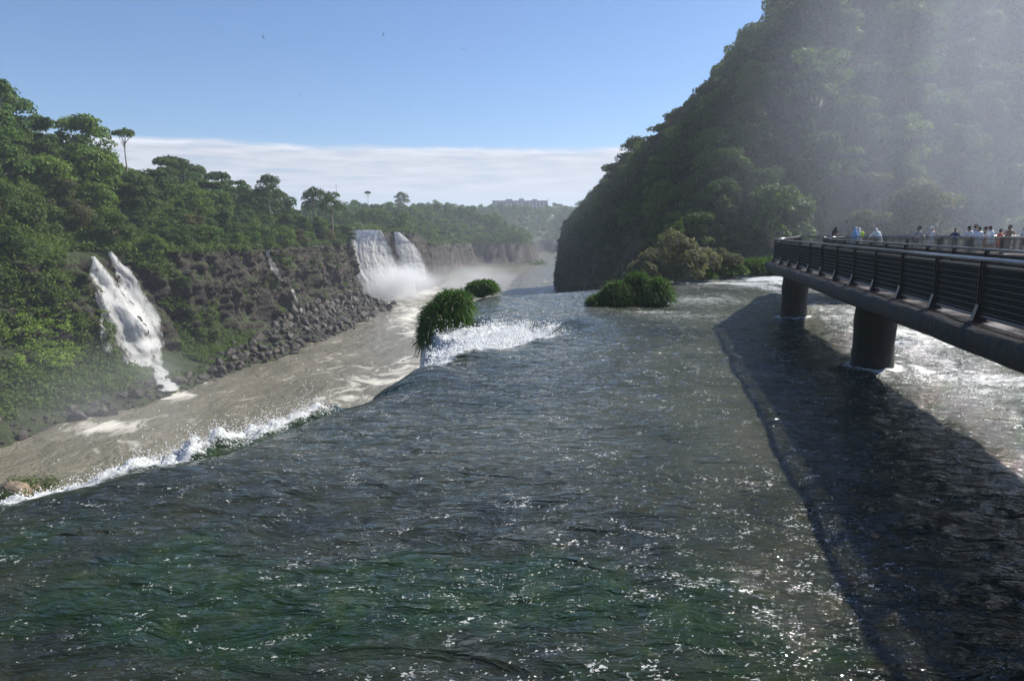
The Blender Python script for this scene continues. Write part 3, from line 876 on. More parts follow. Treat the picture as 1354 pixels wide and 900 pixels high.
# --- far forest across the bend: one mass
def far_forest():
    n = 60000
    Yr = 234 + (1010 - 234) * rng.random(n) ** 0.8
    Xr = rng.uniform(-190, 150, n)
    d, z = far_height(Xr, Yr)
    px, py = pixel(np.stack([Xr, Yr, z], -1))
    ok = (px > 405) & (px < 800) & (d > 12.5) & (z > np.interp(Yr, [230, 300, 330, 440, 640], [1.2, 1.2, -4, -6, -8]))
    ok &= ~((Xr > 12) & (Yr < 330))
    ok &= ~((d < 26) & (Yr < 300) & (Xr < -30))
    P = np.stack([Xr, Yr, z], -1)[ok]
    sp = np.interp(P[:, 1], [230, 450, 900], [5.0, 6.6, 9.5]) * rng.uniform(.8, 1.2, len(P))
    keep = poisson(P, sp)[:2500]
    P = P[keep]; sp = sp[keep]
    protos = []
    for k, kind in enumerate(['dome', 'dome', 'tall', 'layered', 'dome', 'tall']):
        r = np.random.default_rng(900 + k)
        p, nn, s, Ls = crown_parts(kind, r, 480, 0.48)
        V, _ = leaf_quads(p, nn, s, r)
        protos.append(V)
    for mat, name, lab in (('leaf', 'far_forest_woods', 'distant forest covering the plateau beyond the big waterfall'), ('leaf_dark', 'dark_forest_woods', 'darker trees mixed through the distant plateau forest')):
        sel = np.arange(len(P)) % 5 < 3 if mat == 'leaf' else np.arange(len(P)) % 5 >= 3
        Vs = []
        for p, s in zip(P[sel], sp[sel]):
            V = protos[rng.integers(len(protos))]
            a = rng.uniform(0, 6.28); ca, sa = math.cos(a), math.sin(a)
            sc = s / 7.2 * rng.uniform(.8, 1.2)
            Vs.append(np.stack([V[:, 0] * ca - V[:, 1] * sa, V[:, 0] * sa + V[:, 1] * ca, V[:, 2] * rng.uniform(.8, 1.1)], -1) * sc + p - np.array([0, 0, 1.2]))
        V = np.concatenate(Vs)
        obj(name, mesh_np(name, V, np.arange(len(V)).reshape(-1, 4), M[mat], False), label=lab, cat='forest', kind='stuff')
    print('far trees', len(P))
far_forest()

# shrubs on the far rims
def far_shrubs():
    n = 60000
    Yr = rng.uniform(234, 700, n); Xr = rng.uniform(-90, 70, n)
    d, z = far_height(Xr, Yr)
    ok = (d > 9.5) & (d < 30) & (rng.random(n) < np.where(d < 11.5, .25, .8)) & ~((Xr > 12) & (Yr < 330)) & (z > -12)
    ok |= (d > 2) & (d < 7) & (Yr > 460) & (rng.random(n) < .3)
    P = np.stack([Xr, Yr, z], -1)[ok][:5000]
    q = []
    for pxx, Yq in zip(np.linspace(438, 572, 150), np.linspace(241, 296, 150)):
        g = at(pxx, Yq + rng.uniform(1, 6), 304); q.append((g.x, g.y, np.interp(pxx, [540, 566], [3.6, -2.0]) + rng.uniform(-.3, .4)))
    P = np.concatenate([P, np.array(q)])
    leaf_mass('rim_undergrowth', 'low scrub along the rim of the distant cliffs', P, rng.uniform(.8, 1.8, len(P)), 18, 0.34, 'shrub', rng)
far_shrubs()

# --- single trees that stand out
def stand_out(pxl, Y, pyb, pyt, kind, mat, seed, name, label, cat='tree', bark='palebark', nleaf=2200, size=.3, wide=1.0):
    b = at(pxl, Y, pyb); t = at(pxl, Y, pyt)
    pr = tree_proto(kind, mat, seed, nleaf, size, bark)
    top = max(v.co.z for v in pr[0].vertices)
    s = (t.z - b.z) / top
    o = thing(name, label, cat, b, 0.6)
    o.scale = (s * wide, s * wide, s)
    obj('crown', pr[0], o); obj('trunk', pr[1], o)
    return o
stand_out(169, 150, 240, 168, 'umbrella', 'leaf_dark', 41, 'umbrella_tree', 'lone flat-topped umbrella tree rising above the sunlit forest ridge', wide=0.62, nleaf=900)
stand_out(487, 430, 275, 252, 'umbrella', 'leaf_dark', 42, 'umbrella_tree', 'tiny umbrella tree on the skyline behind the big waterfall', wide=.55, nleaf=500, size=.5)
stand_out(531, 430, 275, 253, 'dome', 'leaf_dark', 43, 'forest_tree', 'broad dark tree standing up from the far skyline', wide=1.0, nleaf=900, size=.45)
stand_out(356, 190, 274, 229, 'dome', 'leaf_dark', 44, 'forest_tree', 'dark round tree topping the ridge above the bare cliff', wide=.8)
stand_out(415, 200, 292, 246, 'dome', 'leaf_dark', 45, 'forest_tree', 'broad tree at the end of the sunlit ridge', wide=.8)
stand_out(440, 205, 300, 252, 'dome', 'leaf', 46, 'forest_tree', 'last green tree at the brink above the big waterfall', wide=.7)

# --- bushes and grass tussocks on the shelf
def bush(px, Y, pyb, w, h, mat, seed, label, name='bush', group=None):
    b = at(px, Y, pyb)
    key = ('bush', mat, seed)
    pr = tree_proto('bush', mat, seed, 4200, 0.20)
    o = thing(name, label, 'bush', (b.x, b.y, b.z - 0.2), seed * 1.3, group)
    dims = np.array([v.co[:] for v in pr[0].vertices]); ext = dims.max(0) - dims.min(0)
    o.scale = (w / ext[0], w / ext[0], h / dims[:, 2].max())
    obj('crown', pr[0], o); obj('stem', pr[1], o)
    return o
bush(893, 60.5, 372, 8.4, 4.9, 'grey_leaf', 61, 'large grey-green bush on the rim of the falls')
bush(941, 64.0, 366, 4.8, 3.0, 'grey_leaf', 62, 'smaller olive bush next to the large grey bush')
bush(864, 58.0, 374, 4.2, 3.2, 'grey_leaf', 63, 'low olive bush at the gorge side of the large grey bush')
stand_out(895, 64.5, 320, 291, 'layered', 'leaf_light', 64, 'young_tree', 'pale green sapling poking up behind the large grey bush', bark='bark', wide=.9, nleaf=900, size=.34)

def tussock(name, label, lumps, nb, blade, group='grass tussocks on the rim', mat='blade', hang=None, seed=1):
    """reedy grass: long arching blades radiating from low mounds; lumps = (x, y, z, rx, ry, h)"""
    rng = np.random.default_rng(seed)
    base = np.array(lumps[0][:3])
    o = thing(name, label, 'grass tussock', base, 0, group)
    Vs = []; n0 = 0; Fs = []
    wsum = sum(l[3] * l[4] + l[5] * l[3] for l in lumps)
    for (x, y, z, rx, ry, h) in lumps:
        n = int(1.4 * nb * (rx * ry + h * rx) / wsum)
        D = rng.normal(size=(n, 3)); D /= np.linalg.norm(D, axis=1, keepdims=True); D[:, 2] = np.abs(D[:, 2]) if hang is None else np.where(D[:, 2] < -0.75, -D[:, 2], D[:, 2])
        root = np.array([x, y, z]) - base + D * np.array([rx, ry, h]) * rng.uniform(.55, .92, (n, 1))
        L = blade * rng.uniform(.45, 1.55, n) * (1 + 0.35 * noise(root[:, 0] * 2.5, root[:, 1] * 2.5, root[:, 2] * 2.5, 31))
        out = D + rng.normal(size=(n, 3)) * .3; out[:, 2] += .25
        out /= np.linalg.norm(out, axis=1, keepdims=True)
        side = np.cross(out, rng.normal(size=(n, 3))); side /= np.linalg.norm(side, axis=1, keepdims=True)
        w = (0.015 * blade / .5 + .006) * rng.uniform(.7, 1.3, n)
        pts = []
        for f, dr, ws in ((0, 0, 1.0), (.4, .06, .95), (.75, .26, .7), (1.0, .55, .12)):
            p = root + out * (L * f)[:, None] - np.array([0, 0, 1]) * (L * dr)[:, None]
            pts += [p - side * (w * ws)[:, None], p + side * (w * ws)[:, None]]
        V = np.stack(pts, 1)
        idx = (np.arange(n) * 8)[:, None, None] + np.array([(0, 1, 3, 2), (2, 3, 5, 4), (4, 5, 7, 6)])[None] + n0
        Vs.append(V.reshape(-1, 3)); Fs.append(idx.reshape(-1, 4)); n0 += n * 8
    Va = np.concatenate(Vs); Fa = np.concatenate(Fs); dry = np.repeat(rng.random(len(Fa) // 3) < .10, 3)
    obj('grass_blades', mesh_np('grass_blades', Va, Fa[~dry], M[mat], False), o)
    obj('dry_blades', mesh_np('dry_blades', Va, Fa[dry], M['dry_blade'], False), o)
    b = bmesh.new()
    for (x, y, z, rx, ry, h) in lumps:
        r = bmesh.ops.create_icosphere(b, subdivisions=3, radius=1)
        for v in r['verts']:
            q = v.co * (0.80 + 0.16 * float(noise(v.co.x * 2 + x, v.co.y * 2, v.co.z * 2, 9)))
            v.co = Vector((q.x * rx, q.y * ry, q.z * h * (1 if q.z > 0 else 0.7))) + Vector((x, y, z)) - Vector(base)
    me = bpy.data.meshes.new('root_mound'); b.to_mesh(me); b.free(); me.materials.append(M['root'])
    obj('root_mound', me, o)
    return o
M['root'] = plain('dark_root_mat', (0.020, 0.028, 0.010), 0.9, 0.1, .4)
def lumpat(px, Y, py, rx, ry, h):
    p = at(px, Y, py); return (p.x, p.y, p.z, rx, ry, h)
tussock('grass_tussock', 'tall hump of reedy grass draped over the rim above the white chute',
        [lumpat(576, 33.5, 424, .62, .8, .85), lumpat(592, 34.0, 405, .62, .8, .62), lumpat(607, 34.2, 400, .50, .7, .50), lumpat(571, 33.0, 440, .48, .6, .70), lumpat(602, 34.5, 418, .55, .7, .6), lumpat(584, 33.2, 440, .45, .6, .6)], 8000, .50, hang=1, seed=3)
tussock('grass_tussock', 'small round grass tussock alone on the far rim', [lumpat(634, 47.5, 386, .85, .8, .72), lumpat(645, 47.5, 384, .6, .8, .6)], 3600, .5, seed=4)
tussock('grass_tussock', 'low wide clump of grass mounds standing in the current',
        [lumpat(795, 41.0, 404, .75, .8, .6), lumpat(817, 41.0, 399, 1.0, .9, 1.2), lumpat(843, 41.5, 397, 1.0, .9, 1.75), lumpat(870, 41.3, 396, .75, .8, 1.3), lumpat(856, 40.9, 400, .6, .7, .8)], 12000, .5, seed=5)
tussock('grass_tussock', 'bright green grass bank along the shore beside the walkway', [lumpat(1000, 66, 356, 1.6, 1.2, 1.0), lumpat(1017, 67, 355, 1.6, 1.2, 1.1), lumpat(1040, 68, 355, 2.2, 1.2, 1.0)], 5200, .6, seed=6)
tussock('grass_tussock', 'green grass strip below the olive bush', [lumpat(966, 64, 360, 1.5, 1.0, .8), lumpat(953, 63, 361, 1.0, 1.0, .6)], 3600, .55, seed=7)
tussock('grass_tussock', 'tiny grass tuft at the foot of the large grey bush', [lumpat(931, 60, 366, .9, .7, .45)], 1500, .45, seed=8)

# --- boulders along the foot of the bare cliff
def boulder_mesh(seed):
    r = np.random.default_rng(seed)
    b = bmesh.new(); bmesh.ops.create_icosphere(b, subdivisions=3, radius=1)
    planes = [(Vector(r.normal(size=3)).normalized(), r.uniform(.55, .85)) for _ in range(10)]
    for v in b.verts:
        for n, d in planes:
            e = v.co.dot(n) - d
            if e > 0: v.co -= n * e * 0.92
        v.co *= 1 + 0.05 * float(noise(v.co.x * 3, v.co.y * 3, v.co.z * 3, seed))
    me = bpy.data.meshes.new('boulder'); b.to_mesh(me); b.free(); me.materials.append(M['boulder']); return me
BM_ = [boulder_mesh(k) for k in range(9)]
P, N = sample_surface(LV, 60000, rng)
u = left_shore(P[:, 1]) - P[:, 0]
px, py = pixel(P)
ok = (P[:, 2] > -20.6) & (P[:, 2] < -14.8) & (u > -1) & (px > -10) & (px < 540) & (P[:, 1] < 226)
ok &= (u < 3.5 + 0.12 * np.clip(P[:, 1] - 95, 0, 100) + 2.5 * noise(P[:, 0] * .1, P[:, 1] * .1, 0, 77)) & (rng.random(len(P)) < .75) & (rng.random(len(P)) < np.where(P[:, 1] < 125, .75, 1))
P = P[ok]
sz = 0.28 + 1.05 * rng.random(len(P)) ** 5.0
o_ = np.argsort(-sz); P = P[o_]; sz = sz[o_]
keep = poisson(P, sz * 1.25)
big = keep[:240]
print('boulders', len(keep))
for i in big:
    o = obj('boulder', BM_[rng.integers(9)], label='dark angular boulder in the scree at the foot of the sunlit cliff', cat='boulder', group='boulders along the river below the sunlit cliff', loc=P[i] + np.array([0, 0, sz[i] * .15]))
    o.rotation_euler = tuple(rng.uniform(0, 6.28, 3)); s = sz[i]
    o.scale = (s * rng.uniform(.9, 1.4), s, s * rng.uniform(.7, 1.0))
rest = keep[240:4200]
if rest:
    Vs = []; Fs = []; n0 = 0
    src = [(np.array([v.co[:] for v in m.vertices]), np.array([p.vertices[:] for p in m.polygons])) for m in BM_[:4]]
    for i in rest:
        Vb, Fb = src[rng.integers(4)]
        Vs.append(Vb * sz[i] * rng.uniform(.8, 1.2, 3) + P[i]); Fs.append(Fb + n0); n0 += len(Vb)
    obj('rubble', mesh_np('rubble', np.concatenate(Vs), np.concatenate(Fs), M['boulder'], False), label='smaller broken rocks between the boulders on the river bank', cat='rubble', kind='stuff')

# grassy outcrop just under the near rim
def outcrop():
    b = at(8, 34, 650)
    o = thing('rock_outcrop', 'pale grass-topped rock outcrop under the rim of the dark water', 'rock', (b.x, b.y, RIV))
    bm = bmesh.new(); bmesh.ops.create_icosphere(bm, subdivisions=5, radius=1)
    for v in bm.verts:
        q = v.co * (1 + 0.22 * float(fbm(v.co.x * 1.6, v.co.y * 1.6, v.co.z * 1.6, 3, 701)))
        v.co = Vector((q.x * 2.1, q.y * 2.1, q.z * 1.9 + b.z - RIV - 1.6)) if q.z > 0 else Vector((q.x * 2.8, q.y * 2.6, q.z * (b.z - RIV) + b.z - RIV - 1.6))
    me = bpy.data.meshes.new('rock'); bm.to_mesh(me); bm.free(); me.materials.append(M['paleroc']); me.polygons.foreach_set('use_smooth', [True] * len(me.polygons))
    obj('rock', me, o)
    g = leaf_mass('grass_cap', None, np.array([(rng.uniform(-1.6, 2.0), rng.uniform(-1.4, 1.4), b.z - RIV + rng.uniform(-.5, .2)) for _ in range(110)]), np.full(110, .5), 40, .07, 'shrub', rng)
    for kx in ('label', 'kind', 'category'):
        if kx in g: del g[kx]
    g.parent = o
M['paleroc'] = plain('pale_brown_rock', (0.20, 0.155, 0.11), 0.85, .3, .5, 1.2, bump=.2)
outcrop()

# ------------------------------------------------------------------ waterfalls
from mathutils.bvhtree import BVHTree
_lm = left_bank.data
WALL = BVHTree.FromPolygons([v.co[:] for v in _lm.vertices], [p.vertices[:] for p in _lm.polygons])
def on_wall(p, lift):
    """slide a point along its line of sight onto the gorge wall"""
    e = Vector((0, 0, EYE)); d = (p - e).normalized()
    h = WALL.ray_cast(e, d)
    return h[0] - d * lift if h[0] is not None else p
def fall_sheet(name, rows, mat, parent, nu=30, nv=90, bulge=0.5, seed=0, cut=0.28, wall=False):
    """rows: list of (px_left, px_right, py, Y_left, Y_right) from lip to foot, as places on the wall"""
    rows = np.array(rows, float)
    L = np.linspace(0, 1, len(rows)); tv = np.linspace(0, 1, nv)
    R = np.stack([np.interp(tv, L, rows[:, k]) for k in range(5)], -1)
    wd = np.minimum((R[:, 1] - R[:, 0]) * .16, 3.0) * (1.0 if wall else 0.15)
    R[:, 0] += wd * 1.6 * fbm(tv * 9, seed * 3.1, 0, 4, 880); R[:, 1] += wd * 1.6 * fbm(tv * 9, seed * 3.1 + 7, 0, 4, 881)
    V = []; uu = []; vv = []; ed = []
    rng = np.random.default_rng(seed)
    for i in range(nv):
        a = at(R[i, 0], R[i, 3], R[i, 2]); b = at(R[i, 1], R[i, 4], R[i, 2])
        for j in range(nu):
            f = j / (nu - 1)
            q_ = a.lerp(b, f)
            if wall: q_ = on_wall(q_, .55)
            V.append(q_[:]); uu.append(f * (b - a).length); vv.append(-tv[i] * 24); ed.append(-cut * 1.3 * (abs(f - .5) * 2) ** 3 - 0.35 * max(0, tv[i] - .93) / .07 * .6)
    V = np.array(V)
    if wall:
        G = V.reshape(nv, nu, 3)
        for _ in range(6):
            G[1:-1] = (G[:-2] + 2 * G[1:-1] + G[2:]) / 4; G[:, 1:-1] = (G[:, :-2] + 2 * G[:, 1:-1] + G[:, 2:]) / 4
        V = G.reshape(-1, 3)
    arch = np.sin(np.linspace(0, 1, nu) * math.pi)[None, :].repeat(nv, 0).ravel()
    uu = np.array(uu); vv = np.array(vv)
    dsp = bulge * arch + bulge * 0.45 * fbm(uu * .35, vv * .10, 0, 3, 800 + seed) + 0.30 * bulge * fbm(uu * .9, vv * .5, 0, 4, 840 + seed) + 0.05 * fbm(uu * 3.0, vv * 1.2, 0, 3, 860 + seed)
    V = V + np.array([0.55, -0.83, 0.0]) * dsp[:, None]
    V = V - np.array(parent.location[:])
    me = mesh_np(name, V, grid_faces(nv, nu), M[mat], True, {'u': uu, 'v': vv, 'edge': np.array(ed)})
    return obj(name, me, parent)

w1 = thing('waterfall', 'white two-strand waterfall down the mossy part of the gorge wall', 'waterfall', at(185, 108, 500), 0, 'waterfalls')
FY = 107.5
fall_sheet('strand', [(119, 127, 339, 117, 117), (119, 142, 360, 114, 114), (122, 171, 385, 112, 112), (133, 192, 415, 110, 110), (145, 210, 445, 108, 108), (157, 218, 470, 106.5, 106.5), (165, 220, 488, 105.5, 105.5)], 'falls_mid', w1, 26, 90, .6, 1, .16, True)
fall_sheet('strand', [(136, 143, 322, 119, 119), (143, 152, 336, 117, 117), (150, 168, 352, 115, 115), (155, 188, 378, 112.5, 112.5), (165, 208, 410, 110, 110), (179, 217, 440, 108, 108), (183, 220, 470, 106.2, 106.2)], 'falls_mid', w1, 22, 90, .5, 2, .16, True)
fall_sheet('strand', [(140, 152, 402, 110.5, 110.5), (132, 146, 412, 110, 110), (129, 138, 425, 109.3, 109.3), (127, 150, 442, 108.5, 108.5), (130, 160, 470, 106.6, 106.6)], 'falls_thin', w1, 16, 60, .25, 3, wall=True)
fall_sheet('rapid', [(196, 214, 482, 106, 106), (203, 226, 492, 104, 104), (200, 232, 500, 102.5, 102.5), (204, 240, 510, 100.5, 100.5), (206, 238, 517, 98.6, 98.6)], 'falls', w1, 18, 40, .5, 4, wall=True)
w2 = thing('waterfall', 'thin trickle of white water on the bare brown cliff', 'waterfall', at(375, 150, 380), 0, 'waterfalls')
fall_sheet('strand', [(351, 356, 330, 158, 158), (353, 360, 342, 156.5, 156.5), (356, 366, 352, 155.5, 155.5), (363, 373, 364, 154.5, 154.5), (369, 375, 373, 153.5, 153.5)], 'falls_thin', w2, 10, 50, .15, 5, .1, wall=True)
fall_sheet('strand', [(384, 389, 382, 154, 154), (388, 392, 392, 153, 153), (392, 396, 401, 152, 152)], 'falls_thin', w2, 8, 24, .1, 6, .1, wall=True)
fall_sheet('strand', [(396, 400, 407, 151, 151), (397, 402, 414, 150, 150)], 'falls_thin', w2, 8, 16, .1, 7, .1, wall=True)
w3 = thing('waterfall', 'big white twin curtain waterfall plunging into mist at the bend', 'waterfall', at(510, 258, 395), 0, 'waterfalls')
fall_sheet('curtain', [(466, 500, 304, 246, 252), (459, 506, 318, 244, 254), (458, 518, 335, 242, 256), (463, 532, 355, 241, 257), (468, 552, 375, 240, 258), (472, 566, 396, 238, 258)], 'falls', w3, 60, 110, .7, 8, .2)
fall_sheet('veil', [(498, 504, 304, 254, 255), (500, 512, 316, 254, 255), (505, 520, 330, 254, 256), (508, 526, 344, 254, 256)], 'falls_thin', w3, 20, 50, .4, 9)
fall_sheet('curtain', [(521, 528, 307, 262, 264), (521, 548, 322, 262, 268), (524, 560, 340, 261, 268), (528, 566, 356, 260, 268), (534, 568, 372, 259, 267)], 'falls', w3, 40, 90, .5, 10, .22)
w4 = thing('waterfall', 'small white fall on the far cliff beside the big curtain', 'waterfall', at(575, 315, 350), 0, 'waterfalls')
fall_sheet('curtain', [(569, 574, 340, 318, 319), (571, 580, 348, 316, 317), (573, 584, 359, 314, 315)], 'falls', w4, 14, 40, .5, 11)

# wall behind the big falls: columns of wet black rock
def falls_wall():
    base = [(440, 236), (458, 246), (500, 257), (522, 264), (545, 271), (568, 292), (590, 330)]
    ss = np.linspace(0, 1, 150); L = np.linspace(0, 1, len(base))
    bx = np.interp(ss, L, [b[0] for b in base]); by = np.interp(ss, L, [b[1] for b in base])
    zz = np.linspace(RIV - 2, 3.6, 70)
    tops = np.interp(np.linspace(0, 1, 150), [0, .52, .70, .82, 1], [3.4, 3.4, 2.6, -3.0, -5.0]) + 1.2 * fbm(np.linspace(0, 14, 150), 0, 0, 3, 753)
    V = []; 
    for i in range(150):
        x = (bx[i] - 677) / F * by[i]
        for z in zz:
            k = float(ridged(i * .11, z * .04, 0, 3, 751)) * 1.1 + float(fbm(i * .1, z * .35, 0, 3, 752)) * .9
            lean = (3.6 - z) * 0.12
            V.append((x + 0.55 * (k + lean), by[i] + 5.0 - 0.83 * (k + lean), min(z, tops[i]) + (0 if z < 3 else 0.6 * float(noise(i * .2, 3, 0, 4)))))
    me = mesh_np('wet_cliff_terrain', np.array(V), grid_faces(150, 70), M['rock'], True, {'veg': np.full(len(V), -.25)})
    obj('wet_cliff_terrain', me, label='wet black columned rock behind the big white waterfall', kind='structure')
falls_wall()
# ------------------------------------------------------------------ walkway over the river
DZ = 2.97
OUT = [(3.96, -8.0), (13.0, 34.0), (18.6, 45.0), (20.6, 49.4), (47.0, 49.4)]
INN = [(6.60, -8.0), (15.6, 33.4), (19.2, 42.4), (21.0, 43.6), (47.0, 43.6)]

def build_walkway():
    wk = thing('walkway', 'long dark steel-railed walkway on round concrete piers over the river', 'walkway', (8.6, 12.0, DZ))
    inv = Vector(wk.location)
    def L(p): return Vector(p) - inv
    def off(path, d):
        out = []
        for i, p in enumerate(path):
            a = Vector(path[max(i - 1, 0)]); b = Vector(path[min(i + 1, len(path) - 1)])
            t = (b - a).normalized(); out.append(Vector(p) + Vector((-t.y, t.x)) * d)
        return out
    O = off(OUT, 0.24); I = off(INN, -0.24)
    def dens(path, n=14):
        r = []
        for a, b in zip(path[:-1], path[1:]):
            for k in range(n): r.append(a.lerp(b, k / n))
        r.append(path[-1]); return r
    Od, Id = dens(O), dens(I)
    # slab
    V = []; Fs = []
    nw = 7
    for o, i in zip(Od, Id):
        for k in range(nw):
            p = o.lerp(i, k / (nw - 1)); V.append(L((p.x, p.y, DZ + 0.006 * float(noise(p.x * 1.3, p.y * 1.3, 0, 5)))))
        for k in range(nw):
            p = o.lerp(i, k / (nw - 1)); V.append(L((p.x, p.y, DZ - 0.24)))
    for r in range(len(Od) - 1):
        a, b = r * 2 * nw, (r + 1) * 2 * nw
        for k in range(nw - 1):
            Fs.append((a + k, b + k, b + k + 1, a + k + 1)); Fs.append((a + nw + k, a + nw + k + 1, b + nw + k + 1, b + nw + k))
        Fs.append((a, a + nw, b + nw, b)); Fs.append((a + nw - 1, b + nw - 1, b + 2 * nw - 1, a + 2 * nw - 1))
    m = MB(); m.add(V, Fs); me = m.mesh('deck', M['deck']); obj('deck', me, wk)
    # rough edge beams
    for path, sgn in ((Od, 1), (Id, -1)):
        V = []; n = 12; P = []
        for a, b in zip(path[:-1], path[1:]):
            for k in range(5): P.append(a.lerp(b, k / 5))
        P.append(path[-1])
        for i, p in enumerate(P):
            t = (P[min(i + 1, len(P) - 1)] - P[max(i - 1, 0)]).normalized(); nn = Vector((-t.y, t.x)) * sgn
            for k in range(n):
                a = 2 * math.pi * k / n
                cx, cz = math.cos(a), math.sin(a)
                sx = math.copysign(abs(cx) ** .55, cx) * 0.22; sz = math.copysign(abs(cz) ** .55, cz) * 0.225
                j = 0.022 * float(noise(i * .37, k * 1.7, sgn, 88)) + 0.035 * float(noise(i * 1.7, k * 2.3, sgn, 89))
                q = p + nn * (sx + j - 0.02)
                V.append(L((q.x, q.y, DZ - 0.235 + sz + j)))
        Fs = [(i * n + k, i * n + (k + 1) % n, (i + 1) * n + (k + 1) % n, (i + 1) * n + k) for i in range(len(P) - 1) for k in range(n)]
        Fs += [tuple(range(n)), tuple((len(P) - 1) * n + k for k in range(n))]
        m = MB(); m.add(V, Fs); obj('edge_beam', m.mesh('edge_beam', M['concrete'], True), wk)
    for (qx, qy) in PIERS:
        m = MB()
        prof = []
        for k in range(24):
            z = -0.9 + k * (DZ - 0.24 + 0.9 - 0.012) / 23
            prof.append((0.62 + 0.012 * math.sin(z * 5) + 0.02 * (z < 0.3), z - DZ))
        m.lathe(prof, (0, 0, 0), 28)
        o = obj('pier', m.mesh('pier', M['concrete'], True), wk); o.location = Vector((qx, qy, DZ)) - inv
        a = o.data
        for v in a.vertices:
            r = 1 + 0.022 * float(fbm(v.co.x * 3, v.co.y * 3, v.co.z * 2.5, 3, 90)); v.co.x *= r; v.co.y *= r
    # railing parts, shared by every bay
    def panel_mesh(Lp):
        f = MB(); h0, h1 = 0.085, 1.0; x0, x1 = 0.085, Lp - 0.085
        f.bar((x0, 0, h0), (x0, 0, h1), .045, .045); f.bar((x1, 0, h0), (x1, 0, h1), .045, .045)
        f.bar((x0 + .024, 0, h1 - .022), (x1 - .024, 0, h1 - .022), .04, .04)
        f.tube([(x0 + .024, 0, h0 + .02), (x1 - .024, 0, h0 + .02)], .03, 8)
        w = MB()
        for k in range(8):
            z = h0 + .09 + k * (h1 - h0 - .16) / 7
            w.tube([(x0 + .02, .008, z), (x1 - .02, .008, z)], .0075, 4, False)
        nv = max(6, int((x1 - x0) / .052))
        for k in range(1, nv):
            x = x0 + (x1 - x0) * k / nv
            w.box((x, -.012, (h0 + h1) / 2), (.004, .028, h1 - h0 - .06))
        return f.mesh('railing_panel', M['steel']), w.mesh('wire_infill', M['wire'])
    def post_mesh():
        p = MB()
        for x in (-.05, .05):
            p.box((x, 0, .53), (.016, .085, 1.06))
        p.box((0, 0, .06), (.09, .10, .012)); p.box((0, 0, .62), (.084, .012, .7))
        for s in (-1, 1):
            p.add([(-.06, .045 * s, .30), (.06, .045 * s, .30), (-.06, .045 * s, 0), (.06, .045 * s, 0), (-.06, .12 * s, 0), (.06, .12 * s, 0)],
                  [(0, 1, 3, 2), (2, 3, 5, 4), (0, 4, 5, 1), (0, 2, 4), (1, 5, 3)])
        p.box((0, 0, .008), (.15, .28, .016))
        return p.mesh('post', M['steel'])
    pm = post_mesh(); cache = {}
    def rail(path, skip=()):
        for a, b in zip(path[:-1], path[1:]):
            a, b = Vector(a), Vector(b); d = b - a; n = max(1, round(d.length / 2.05)); Lp = d.length / n
            ang = math.atan2(d.y, d.x); key = round(Lp, 3)
            if key not in cache: cache[key] = panel_mesh(Lp)
            for k in range(n):
                p = a.lerp(b, k / n); q = a.lerp(b, (k + 1) / n)
                loc = Vector((p.x, p.y, DZ + .004)) - inv
                o = obj('post', pm, wk); o.location = loc; o.rotation_euler = (0, 0, ang)
                f = obj('railing_panel', cache[key][0], wk); f.location = loc; f.rotation_euler = (0, 0, ang)
                obj('wire_infill', cache[key][1], f)
            m = MB(); m.tube([L((a.x, a.y, DZ + 1.095)), L((b.x, b.y, DZ + 1.095))], .042, 10); obj('handrail', m.mesh('handrail', M['handrail'], True), wk)
        o = obj('post', pm, wk); o.location = Vector((path[-1][0], path[-1][1], DZ + .004)) - inv; o.rotation_euler = (0, 0, ang)
    rail(OUT)
    rail([INN[0], INN[1], (17.2, 37.6), (18.4, 40.7), (19.3, 42.4), (21.0, 43.6), INN[-1]])
build_walkway()

# ------------------------------------------------------------------ people on the far platform
def skin_col(name, c): return plain(name, c, 0.55, 0.35, .08)
PM = {'skin': skin_col('skin', (0.46, 0.27, 0.19)), 'tan': skin_col('tan_skin', (0.30, 0.165, 0.11)), 'hair': plain('dark_hair', (0.022, 0.017, 0.014), .5, .4, .2),
      'white': plain('white_poncho', (0.74, 0.76, 0.78), .4, .5, .05), 'blue': plain('light_blue_poncho', (0.30, 0.50, 0.76), .4, .5, .05), 'black': plain('dark_cloth', (0.03, 0.028, 0.03), .8, .2, .1),
      'grey': plain('grey_cloth', (0.36, 0.37, 0.39), .8, .2, .1), 'red': plain('coral_cloth', (0.66, 0.13, 0.09), .8, .2, .1), 'brown': plain('brown_cloth', (0.25, 0.17, 0.12), .8, .2, .1),
      'lime': plain('lime_cloth', (0.62, 0.80, 0.06), .6, .3, .05), 'denim': plain('denim', (0.06, 0.08, 0.13), .8, .2, .1), 'khaki': plain('khaki_cloth', (0.30, 0.25, 0.18), .8, .2, .1),
      'navy': plain('navy_cloth', (0.03, 0.045, 0.12), .8, .2, .1)}

def grow(name, verts, edges, radii, root, mat, parent, sub=1):
    me = bpy.data.meshes.new(name); me.from_pydata([tuple(v) for v in verts], edges, [])
    o = bpy.data.objects.new(name, me); COL.objects.link(o)
    o.modifiers.new('Skin', 'SKIN')
    for i, r in enumerate(radii):
        sv = me.skin_vertices[0].data[i]; sv.radius = (r, r); sv.use_root = (i == root)
    s = o.modifiers.new('Sub', 'SUBSURF'); s.levels = sub; s.render_levels = sub
    bpy.context.view_layer.update()
    dg = bpy.context.evaluated_depsgraph_get()
    nm = bpy.data.meshes.new_from_object(o.evaluated_get(dg))
    bpy.data.objects.remove(o); bpy.data.meshes.remove(me)
    nm.name = name; nm.materials.clear(); nm.materials.append(mat)
    nm.polygons.foreach_set('use_smooth', [True] * len(nm.polygons))
    return obj(name, nm, parent)

